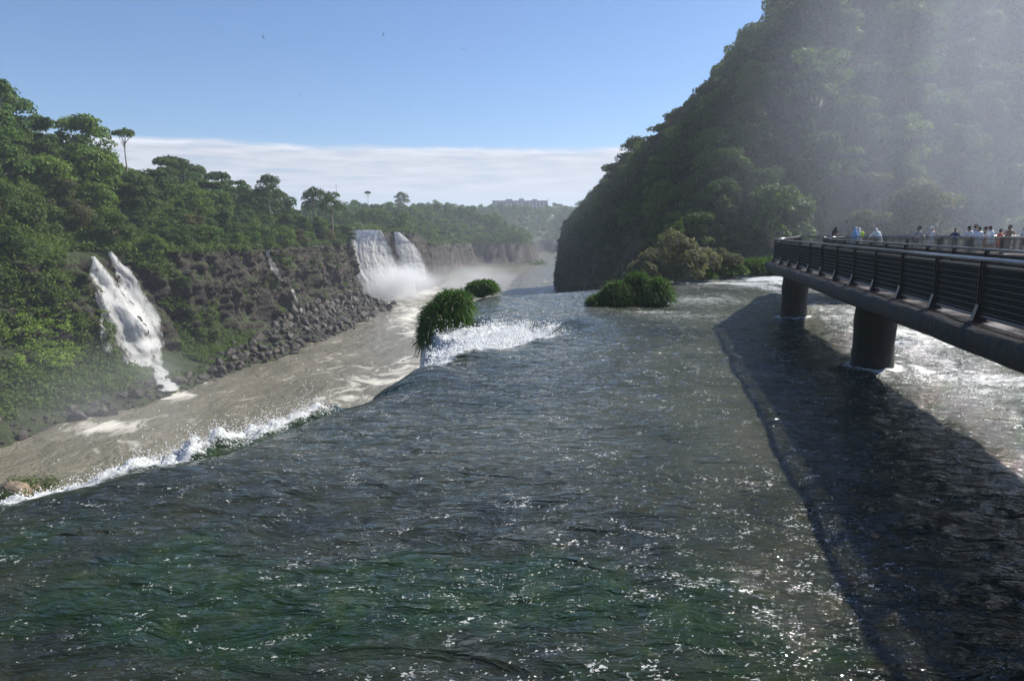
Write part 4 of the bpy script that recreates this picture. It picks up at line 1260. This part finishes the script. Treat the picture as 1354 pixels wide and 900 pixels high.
ARMS = {  # shoulder-relative elbow and wrist for each side (x outward, y forward negative, z)
    'down': ((.06, .02, -.28), (.07, -.06, -.52)), 'rail': ((.15, -.04, -.22), (.06, -.26, -.32)), 'face': ((.16, -.12, -.20), (-.06, -.20, .10)),
    'hold': ((.07, -.03, -.27), (-.02, -.26, -.26)), 'reach': ((.10, -.20, -.16), (.12, -.46, -.12)), 'hip': ((.20, .05, -.22), (.06, -.06, -.40))}

def person(px, Y, face, label, outfit, arms=('down', 'down'), lean=0.0, h=1.72, hair='short'):
    X = (px - 677) / F * (Y * math.cos(PITCH) + 1.6 * math.sin(PITCH))
    t = thing('person', label, 'person', (X, Y, DZ + .012), math.radians(face), 'people on the far platform')
    k = h / 1.75; t.scale = (k, k, k)
    cl, sl = math.cos(lean), math.sin(lean)
    def up(p):     # lean the upper body forward about the pelvis
        y, z = p[1], p[2] - .95
        return Vector((p[0], y * cl - z * sl, .95 + z * cl + y * sl))
    V = [Vector((0, 0, .95)), up((0, 0, 1.16)), up((0, 0, 1.36)), up((0, 0, 1.485)), up((0, -.012, 1.555)), up((0, -.02, 1.635)), up((0, -.008, 1.715)), up((0, -.108, 1.615))]
    R = [.145, .125, .150, .055, .066, .092, .066, .014]
    E = [(0, 1), (1, 2), (2, 3), (3, 4), (4, 5), (5, 6), (5, 7)]
    arm = {}
    for s, pose in ((-1, arms[0]), (1, arms[1])):
        e, w = ARMS[pose]
        S = up((s * .175, 0, 1.415)); el = S + Vector((s * e[0], e[1] - lean * .2, e[2])); wr = S + Vector((s * w[0], w[1] - lean * .25, w[2]))
        dirw = (wr - el).normalized(); palm = wr + dirw * .075
        b = len(V); V += [S, el, wr, palm]; R += [.062, .043, .030, .034]; E += [(2, b), (b, b + 1), (b + 1, b + 2), (b + 2, b + 3)]
        side = dirw.cross(Vector((0, 0, 1)));  side = side.normalized() if side.length > .1 else Vector((1, 0, 0))
        for q, (oo, ln) in enumerate(((-.030, .062), (-.010, .075), (.010, .070), (.030, .055))):
            c = len(V); V += [palm + side * oo + dirw * .04, palm + side * oo * 1.1 + dirw * (.04 + ln * .6) + Vector((0, 0, -.03))]; R += [.010, .008]; E += [(b + 3, c), (c, c + 1)]
        c = len(V); V += [wr + side * .045 * s + dirw * .05]; R += [.010]; E += [(b + 2, c)]
        arm[s] = (S, el, wr)
    leg = {}
    for s in (-1, 1):
        b = len(V); hp = Vector((s * .095, 0, .88)); kn = Vector((s * .105, -.025, .49)); an = Vector((s * .11, .02, .085)); to = Vector((s * .125, -.15, .035))
        V += [hp, kn, an, to]; R += [.098, .062, .042, .034]; E += [(0, b), (b, b + 1), (b + 1, b + 2), (b + 2, b + 3)]; leg[s] = (hp, kn, an)
    grow('body', V, E, R, 0, PM[outfit.get('skin', 'skin')], t)
    # face
    for s in (-1, 1):
        f = MB(); f.box(up((s * .034, -.112, 1.645)), (.022, .012, .012)); obj('eye', f.mesh('eye', PM['hair']), t)
    f = MB(); f.box(up((0, -.104, 1.575)), (.045, .012, .010)); obj('mouth', f.mesh('mouth', PM['red']), t)
    # trousers
    lo = outfit.get('legs', ('denim', 'long'))
    TV = [Vector((0, 0, 1.0)), Vector((0, 0, .93))]; TR = [.155, .160]; TE = [(0, 1)]
    for s in (-1, 1):
        hp, kn, an = leg[s]; b = len(TV)
        end = an + Vector((0, 0, .04)) if lo[1] == 'long' else kn + Vector((0, 0, .0))
        TV += [hp - Vector((0, 0, .04)), kn if lo[1] == 'long' else hp.lerp(kn, .6), end]; TR += [.115, .085, .070 if lo[1] == 'long' else .10]; TE += [(1, b), (b, b + 1), (b + 1, b + 2)]
    grow('trousers', TV, TE, TR, 0, PM[lo[0]], t)
    top = outfit.get('top')
    if top:
        kind, mat = top
        SV = []; SR = []; SE = []
        if kind == 'poncho':
            SV = [Vector((0, 0, .52)), Vector((0, 0, .75)), Vector((0, 0, .98)), up((0, 0, 1.18)), up((0, 0, 1.37)), up((0, .01, 1.47))]; SR = [.255, .245, .225, .205, .20, .10]; ch = 4
        else:
            SV = [Vector((0, 0, .90)), up((0, 0, 1.02)), up((0, 0, 1.18)), up((0, 0, 1.37)), up((0, .005, 1.455))]; SR = [.165, .158, .148, .170, .085]; ch = 3
        SE = [(i, i + 1) for i in range(len(SV) - 1)]
        if kind == 'poncho' and outfit.get('hood', True):
            b = len(SV); SV += [up((0, .03, 1.575)), up((0, .03, 1.655)), up((0, .015, 1.745))]; SR += [.098, .112, .070]; SE += [(b - 1, b), (b, b + 1), (b + 1, b + 2)]
        for s in (-1, 1):
            S, el, wr = arm[s]; b = len(SV)
            if outfit.get('sleeve', 'long') == 'none': continue
            ew = wr if outfit.get('sleeve', 'long') == 'long' else None
            g = 1.35 if kind == 'poncho' else 1.0
            SV += [S, el if ew else S.lerp(el, .7)]; SR += [.082 * g, .066 * g]; SE += [(ch, b), (b, b + 1)]
            if ew is not None: SV.append(el.lerp(wr, .9)); SR.append(.052 * g); SE.append((b + 1, b + 2))
        grow('poncho' if kind == 'poncho' else 'shirt', SV, SE, SR, ch, PM[mat], t)
    if not (top and top[0] == 'poncho' and outfit.get('hood', True)):
        hc = outfit.get('cap')
        HV = [up((0, .045, 1.60)), up((0, .015, 1.675)), up((0, -.01, 1.725))]; HR = [.070, .093, .075]; HE = [(0, 1), (1, 2)]
        if hair == 'long': HV.append(up((0, .075, 1.48))); HR.append(.06); HE.append((0, 3))
        grow('cap' if hc else 'hair', HV, HE, HR, 1, PM[hc or 'hair'], t)
    return t, arm, k

p1, a1, k1 = person(1101, 45.6, -70 + 150, 'dark-haired person in black top stretching out a selfie stick', {'top': ('shirt', 'black'), 'sleeve': 'none', 'skin': 'tan', 'legs': ('black', 'long')}, ('down', 'reach'), .12, 1.66, 'long')
person(1128, 45.4, 75, 'person in light blue hooded poncho turned towards the lime bag', {'top': ('poncho', 'blue'), 'legs': ('denim', 'long')}, ('hold', 'hold'), .12)
person(1134, 46.4, -60, 'person in white hooded poncho behind the light blue poncho', {'top': ('poncho', 'white'), 'legs': ('denim', 'long')}, ('down', 'hold'), .1, 1.68)
person(1161, 45.2, -75, 'person in white hooded poncho bent over the rail alone', {'top': ('poncho', 'white'), 'legs': ('khaki', 'short')}, ('rail', 'rail'), .5)
person(1210, 45.0, 8, 'bare-headed person in grey shirt leaning elbows-out on the rail', {'top': ('shirt', 'grey'), 'sleeve': 'short', 'legs': ('denim', 'short')}, ('rail', 'rail'), .3, 1.74)
person(1229, 45.3, -10, 'person in white cap and poncho raising both hands to the face', {'top': ('shirt', 'white'), 'sleeve': 'short', 'legs': ('white', 'short'), 'cap': 'white'}, ('face', 'face'), .06, 1.72)
person(1261, 48.7, 150, 'faint person in navy clothes at the back rail of the platform', {'top': ('shirt', 'navy'), 'legs': ('navy', 'long')}, ('rail', 'rail'), .25, 1.6)
person(1280, 45.5, -50, 'person in long-sleeved white shirt leaning towards the water', {'top': ('shirt', 'white'), 'legs': ('denim', 'long')}, ('rail', 'hold'), .3, 1.74)
person(1287.5, 46.6, 10, 'tall dark-haired person standing behind two people in white', {'top': ('shirt', 'grey'), 'legs': ('black', 'long')}, ('down', 'down'), 0, 1.84)
person(1291.5, 45.1, -25, 'person in long white poncho in front of the tall dark-haired one', {'top': ('poncho', 'white'), 'hood': False, 'legs': ('white', 'long')}, ('hold', 'down'), .12, 1.66)
person(1299, 46.2, 30, 'person in brown t-shirt with dark hair among the crowd', {'top': ('shirt', 'brown'), 'sleeve': 'short', 'skin': 'tan', 'legs': ('khaki', 'short')}, ('hip', 'down'), .1, 1.70)
person(1308, 45.4, -85, 'person in pale poncho with dark hair seen from the side', {'top': ('poncho', 'white'), 'hood': False, 'legs': ('denim', 'short')}, ('hold', 'rail'), .15, 1.73)
person(1320, 45.6, 20, 'short person in a coral red shirt', {'top': ('shirt', 'red'), 'sleeve': 'short', 'legs': ('red', 'short')}, ('hip', 'down'), .05, 1.55)
person(1331, 46.0, -15, 'shirtless tanned person with dark hair at the rail', {'skin': 'tan', 'legs': ('khaki', 'short')}, ('rail', 'rail'), .15, 1.80)
person(1352, 45.6, 0, 'person in white shirt at the very edge of the crowd', {'top': ('shirt', 'white'), 'sleeve': 'short', 'legs': ('denim', 'short')}, ('down', 'down'), .05, 1.70)

def stick():
    bpy.context.view_layer.update()
    w = p1.matrix_world @ (a1[1][2] + Vector((0, -.06, 0)))
    q = at(1120, w.y + .1, 294.5)
    o = thing('selfie_stick', 'thin selfie stick held up by the person in the black top', 'selfie stick', w)
    m = MB(); m.tube([(0, 0, 0), q - w], [.014, .009], 6); obj('rod', m.mesh('rod', PM['grey']), o)
    m = MB(); m.box(q - w + Vector((0, 0, .03)), (.08, .012, .15)); obj('phone', m.mesh('phone', PM['black']), o)
    b = thing('bag', 'lime yellow bag held against the white poncho', 'bag', (at(1140, 45.2, 312).x, 45.2, DZ + 1.0))
    m = MB(); m.box((0, 0, .22), (.22, .14, .40)); obj('pouch', m.mesh('pouch', PM['lime'], True, .04), b)
    m = MB(); m.tube([(-.07, 0, .41), (-.05, 0, .52), (.05, 0, .52), (.07, 0, .41)], .012, 6); obj('strap', m.mesh('strap', PM['lime']), b)
stick()
# ------------------------------------------------------------------ hotel on the far skyline
def hotel():
    Y = 1000.0
    a = at(651, Y, 273.5); b = at(724, Y, 273.5); z0 = a.z - 6; z1 = at(690, Y, 265.7).z
    W = b.x - a.x
    h = thing('hotel_building', 'long pale hotel block on the far forest skyline', 'building', (a.x, Y, z0))
    H = z1 - z0
    wallm = plain('pale_plaster', (0.52, 0.49, 0.48), .8, .2, .06, .1); glass = plain('dark_window_glass', (0.06, 0.07, 0.09), .15, .5, .1)
    m = MB()
    m.box((W / 2, 9, H / 2), (W, 18, H)); obj('wall', m.mesh('wall', wallm), h)
    nb = 15
    for fl in range(3):
        z = H - 2.2 - fl * 3.3
        for k in range(nb):
            x = (k + .5) * W / nb
            m = MB(); m.box((x, -.04, z), (W / nb * .62, .06, 1.9)); obj('window', m.mesh('window', glass), h)
    for k in range(nb + 1):
        m = MB(); m.box((min(max(k * W / nb, .35), W - .35), -.75, H / 2 + .15), (.5, 1.4, H)); obj('pilaster', m.mesh('pilaster', wallm), h)
    m = MB(); m.box((W / 2, 8.6, H + .35), (W + 1.2, 20.2, .5)); rf = obj('roof', m.mesh('roof', wallm), h)
    dark = plain('dark_roof_box', (0.10, 0.11, 0.10), .7, .2, .1)
    for px, w, hh in ((673, 9.5, 2.2), (689.5, 7.5, 2.8), (707, 7.5, 2.0)):
        m = MB(); x = (px - 651) / 73 * W; m.box((x, 8, H + .62 + hh / 2), (w, 8, hh)); obj('roof_box', m.mesh('roof_box', dark), rf)
    m = MB(); x = (689.5 - 651) / 73 * W; m.tube([(x, 8, H + 3.3), (x, 8, H + 7)], .25, 5); obj('antenna', m.mesh('antenna', dark), rf)
    for px, pt, pb, Yd, lab in ((724.3, 260.5, 274, 990, 'thin radio mast at the end of the far hotel'), (445.5, 243, 275, 700, 'hair-thin radio mast over the forest skyline behind the ridge')):
        g = at(px, Yd, pb); tp = at(px, Yd, pt)
        o = thing('radio_mast', lab, 'mast', (g.x, g.y, g.z - 8))
        m = MB(); m.tube([(0, 0, 0), (0, 0, tp.z - g.z + 8)], [.35, .16], 5); obj('pole', m.mesh('pole', dark), o)
        m = MB()
        for z in (.75, .85, .95): m.box((0, 0, (tp.z - g.z + 8) * z), (1.2, .12, .12))
        obj('aerial', m.mesh('aerial', dark), o)
hotel()

# ------------------------------------------------------------------ birds: dark swifts over the gorge
def bird_mesh(flap, name):
    b = bmesh.new()
    pts = [(0, -.11, 0, .004), (0, -.08, .0, .018), (0, -.02, .0, .026), (0, .05, 0, .018), (0, .12, 0, .006)]
    rings = []
    for (x, y, z, r) in pts:
        rings.append([b.verts.new((r * math.cos(t), y, r * math.sin(t))) for t in [k * math.pi / 4 for k in range(8)]])
    for r0, r1 in zip(rings[:-1], rings[1:]):
        for k in range(8): b.faces.new((r0[k], r0[(k + 1) % 8], r1[(k + 1) % 8], r1[k]))
    for s in (-1, 1):
        w = [(.015, -.05, .01), (.015, .025, .008), (.16, -.045, .01 + .12 * flap), (.15, .02, .006 + .12 * flap), (.36, .07, .01 + .30 * flap)]
        up = [b.verts.new((s * x, y, z + .006)) for x, y, z in w]; dn = [b.verts.new((s * x, y, z - .004)) for x, y, z in w]
        for q in (up, dn): b.faces.new((q[0], q[1], q[3], q[2])); b.faces.new((q[2], q[3], q[4]))
        for i, j in ((0, 2), (2, 4), (4, 3), (3, 1), (1, 0)): b.faces.new((up[i], up[j], dn[j], dn[i]))
    for s in (-1, 1):
        v = [b.verts.new(p) for p in ((s * .004, .11, .004), (s * .035, .20, .004), (s * .006, .17, .004), (s * .004, .11, -.003), (s * .035, .20, -.003), (s * .006, .17, -.003))]
        b.faces.new(v[:3]); b.faces.new(v[3:])
    bmesh.ops.recalc_face_normals(b, faces=b.faces)
    me = bpy.data.meshes.new(name); b.to_mesh(me); b.free(); me.materials.append(PM['black']); return me
BMESH = [bird_mesh(f, 'bird') for f in (.9, .1, -.5)]
birds = [(612.5, 65, 62, 1, 0, 'dark bird gliding alone high in the clear blue sky'), (347.5, 50, 78, 0, 75, 'dark bird with raised wings over the middle of the forest ridge'), (506.5, 46.5, 85, 0, 70, 'dark bird banking high above the big waterfall'),
         (243.5, 85.5, 95, 1, 20, 'small bird high over the lone umbrella tree'), (513, 149.5, 105, 1, 10, 'small bird just over the cloud bank'), (450, 128, 110, 2, 40, 'small dark bird flapping halfway up the sky'),
         (376, 132.5, 120, 1, 10, None), (396, 126, 125, 2, 60, None), (463, 147, 120, 2, 30, None), (342, 174.5, 110, 1, 5, None), (408, 52.5, 125, 1, 45, None), (266, 60.5, 125, 1, 15, None), (601, 123, 120, 1, 30, None)]
for (px, py, Y, mk, rz, lab) in birds:
    o = obj('bird', BMESH[mk], label=lab or 'distant speck of a bird in the blue sky', cat='bird', group='birds over the gorge', loc=at(px, Y, py))
    o.rotation_euler = (0.2, 0.25 if mk else 0.9, math.radians(rz))

# ------------------------------------------------------------------ mist thrown up by the falls
def mist(name, label, c, sc, dens, nscale=1.2, stretch=(1, 1, 1), aniso=0.3, col=(0.95, 0.97, 1.0), thr=(0.35, 0.75), rot=(0, 0, 0)):
    m = bpy.data.materials.new(name + '_air'); m.use_nodes = True; nt = m.node_tree; nt.nodes.clear()
    def n(t, **k):
        nd = nt.nodes.new(t)
        for a, b in k.items(): setattr(nd, a, b)
        return nd
    L = nt.links.new
    tc = n('ShaderNodeTexCoord'); ln = n('ShaderNodeVectorMath', operation='LENGTH'); L(tc.outputs['Object'], ln.inputs[0])
    f = n('ShaderNodeMapRange', interpolation_type='SMOOTHSTEP'); L(ln.outputs['Value'], f.inputs[0]); f.inputs[1].default_value = 1.0; f.inputs[2].default_value = 0.15; f.inputs[3].default_value = 0; f.inputs[4].default_value = 1
    mp = n('ShaderNodeMapping'); L(tc.outputs['Object'], mp.inputs[0]); mp.inputs['Scale'].default_value = stretch; mp.inputs['Rotation'].default_value = rot
    nz = n('ShaderNodeTexNoise'); L(mp.outputs[0], nz.inputs['Vector']); nz.inputs['Scale'].default_value = nscale; nz.inputs['Detail'].default_value = 3
    r = n('ShaderNodeMapRange'); L(nz.outputs[0], r.inputs[0]); r.inputs[1].default_value = thr[0]; r.inputs[2].default_value = thr[1]; r.inputs[3].default_value = 0.25; r.inputs[4].default_value = 1.4
    mu = n('ShaderNodeMath', operation='MULTIPLY'); L(f.outputs[0], mu.inputs[0]); L(r.outputs[0], mu.inputs[1])
    mu2 = n('ShaderNodeMath', operation='MULTIPLY'); L(mu.outputs[0], mu2.inputs[0]); mu2.inputs[1].default_value = dens
    v = n('ShaderNodeVolumePrincipled'); v.inputs['Color'].default_value = tuple(col) + (1,); v.inputs['Anisotropy'].default_value = aniso; L(mu2.outputs[0], v.inputs['Density'])
    o_ = n('ShaderNodeOutputMaterial'); L(v.outputs[0], o_.inputs['Volume'])
    b = bmesh.new(); bmesh.ops.create_icosphere(b, subdivisions=3, radius=1.0); me = bpy.data.meshes.new(name); b.to_mesh(me); b.free(); me.materials.append(m)
    o = obj(name, me, label=label, cat='mist', kind='stuff', loc=c); o.scale = sc
    return o
mist('mist', 'white mist boiling up at the foot of the big waterfall', (-40, 244, -15), (17, 13, 10.5), 0.24, 2.0)
mist('mist', 'thin veil of mist drifting down the river from the big waterfall', (-16, 262, -15), (26, 24, 9), 0.035, 2.0)
mist('mist', 'tall drifting spray in front of the steep hill behind the platform', (56, 78, 17), (42, 15, 42), 0.023, 2.6, (1.6, 1, .35), .35, (0.80, 0.86, 1.0), rot=(0, 0.5, 0))
mist('mist', 'small puff of mist at the foot of the twin waterfall', (-54, 101, -17), (5, 4, 3.5), 0.05, 2.0)
mist('mist', 'faint spray hanging over the near bank below the mossy wall', (-40, 66, -12), (16, 14, 9), 0.014, 2.0)
# ------------------------------------------------------------------ camera, light, sky
cam = bpy.data.cameras.new('camera'); co = bpy.data.objects.new('camera', cam); COL.objects.link(co)
cam.sensor_width = 36; cam.lens = 24.0; cam.clip_start = 0.05; cam.clip_end = 12000
co.location = (0, 0, EYE); co.rotation_euler = (math.radians(90) - PITCH, 0, 0)
SC.camera = co

sun = bpy.data.lights.new('sun', 'SUN'); so = bpy.data.objects.new('sun', sun); COL.objects.link(so)
sun.energy = 4.8; sun.angle = math.radians(0.53); sun.color = (1.0, 0.95, 0.87)
tosun = Vector((math.sin(SUN_AZ) * math.cos(SUN_EL), math.cos(SUN_AZ) * math.cos(SUN_EL), math.sin(SUN_EL)))
so.rotation_euler = (-tosun).to_track_quat('-Z', 'Y').to_euler(); so.location = (60, 40, 90)

def build_world():
    w = bpy.data.worlds.new('World'); SC.world = w; w.use_nodes = True
    nt = w.node_tree; nt.nodes.clear()
    def n(t, **k):
        nd = nt.nodes.new(t)
        for a, b in k.items(): setattr(nd, a, b)
        return nd
    L = nt.links.new
    sky = n('ShaderNodeTexSky', sky_type='NISHITA', sun_disc=False, sun_elevation=SUN_EL, sun_rotation=SUN_AZ)
    sky.air_density = 1.0; sky.dust_density = 0.4; sky.ozone_density = 2.0; sky.altitude = 200
    tc = n('ShaderNodeTexCoord'); sep = n('ShaderNodeSeparateXYZ'); L(tc.outputs['Generated'], sep.inputs[0])
    def mt(op, a, b=None, c=None, clamp=False):
        nd = n('ShaderNodeMath', operation=op, use_clamp=clamp)
        for i, v in enumerate((a, b, c)):
            if v is None: continue
            if isinstance(v, bpy.types.NodeSocket): L(v, nd.inputs[i])
            else: nd.inputs[i].default_value = v
        return nd.outputs[0]
    # low cloud bank: a layer seen edge-on, so its texture is stretched along the horizon
    el = sep.outputs['Z']
    az = mt('ARCTAN2', sep.outputs['X'], sep.outputs['Y'])
    cb = n('ShaderNodeCombineXYZ'); L(mt('MULTIPLY', az, 7.0), cb.inputs[0])
    L(mt('MULTIPLY', el, 75.0), cb.inputs[1])
    nz = n('ShaderNodeTexNoise'); L(cb.outputs[0], nz.inputs['Vector']); nz.inputs['Scale'].default_value = 1.6; nz.inputs['Detail'].default_value = 8; nz.inputs['Roughness'].default_value = 0.62; nz.inputs['Distortion'].default_value = 0.4
    cb2 = n('ShaderNodeCombineXYZ'); L(mt('MULTIPLY', az, 3.0), cb2.inputs[0])
    n2 = n('ShaderNodeTexNoise'); L(cb2.outputs[0], n2.inputs['Vector']); n2.inputs['Scale'].default_value = 2.0; n2.inputs['Detail'].default_value = 5
    top = mt('ADD', 0.112, mt('MULTIPLY', mt('SUBTRACT', n2.outputs[0], 0.5), 0.022))
    up = mt('MULTIPLY_ADD', mt('SUBTRACT', top, el), 130.0, 0.3, True)                       # crisp top edge
    dens = mt('MULTIPLY_ADD', mt('SUBTRACT', nz.outputs[0], 0.5), 2.6, 1.0)
    low = mt('MULTIPLY_ADD', mt('SUBTRACT', el, 0.040), 45.0, 0.35, True)                    # thins out just over the horizon
    cl = mt('MULTIPLY', mt('MULTIPLY', up, dens, None, True), mt('MULTIPLY_ADD', low, 0.6, 0.4), None, True)
    rim = mt('MULTIPLY_ADD', mt('ABSOLUTE', mt('SUBTRACT', mt('SUBTRACT', top, el), 0.004)), -160.0, 1.0, True)
    v = mt('MULTIPLY_ADD', mt('SUBTRACT', nz.outputs[0], 0.5), 6.5, 6.2)
    v = mt('ADD', v, mt('MULTIPLY', rim, 1.3))
    cc = n('ShaderNodeCombineColor'); L(mt('MULTIPLY', v, 0.93), cc.inputs[0]); L(mt('MULTIPLY', v, 0.97), cc.inputs[1]); L(mt('MULTIPLY', v, 1.06), cc.inputs[2])
    mx = n('ShaderNodeMix', data_type='RGBA'); L(cl, mx.inputs[0])
    tint = n('ShaderNodeMix', data_type='RGBA', blend_type='MULTIPLY'); tint.inputs[0].default_value = 1; L(sky.outputs[0], tint.inputs[6]); tint.inputs[7].default_value = (0.68, 0.87, 1.12, 1)
    L(tint.outputs[2], mx.inputs[6]); L(cc.outputs[0], mx.inputs[7])
    bg = n('ShaderNodeBackground'); bg.inputs[1].default_value = 0.069; L(mx.outputs[2], bg.inputs[0])
    out = n('ShaderNodeOutputWorld'); L(bg.outputs[0], out.inputs[0])
build_world()

# ------------------------------------------------------------------ air
def volume_mat(name, col, dens, aniso=0.3):
    m = bpy.data.materials.new(name); m.use_nodes = True; nt = m.node_tree; nt.nodes.clear()
    v = nt.nodes.new('ShaderNodeVolumePrincipled'); v.inputs['Color'].default_value = tuple(col) + (1,)
    v.inputs['Density'].default_value = dens; v.inputs['Anisotropy'].default_value = aniso
    o = nt.nodes.new('ShaderNodeOutputMaterial'); nt.links.new(v.outputs[0], o.inputs['Volume'])
    return m, nt, v

if HAZE:
    m, nt, v = volume_mat('haze_air', (0.80, 0.87, 1.0), HAZE, 0.2)
    b = MB(); b.box((0, 2450, 45), (9000, 6500, 145)); me = b.mesh('haze', m)
    obj('haze', me, label='thin blue air between the camera and the far forest', cat='haze', kind='stuff')

SC.view_settings.view_transform = 'Standard'; SC.view_settings.look = 'None'
SC.view_settings.exposure = EXPOSURE; SC.view_settings.gamma = 1; SC.view_settings.use_curve_mapping = False
SC.render.engine = 'CYCLES'
c = SC.cycles
c.max_bounces = 6; c.diffuse_bounces = 2; c.glossy_bounces = 2; c.transmission_bounces = 2; c.transparent_max_bounces = 12; c.volume_bounces = 2
c.caustics_reflective = False; c.caustics_refractive = False
c.use_denoising = True; c.denoiser = 'OPENIMAGEDENOISE'; c.denoising_input_passes = 'RGB_ALBEDO_NORMAL'
c.use_adaptive_sampling = True; c.adaptive_threshold = 0.02
c.sample_clamp_indirect = 6
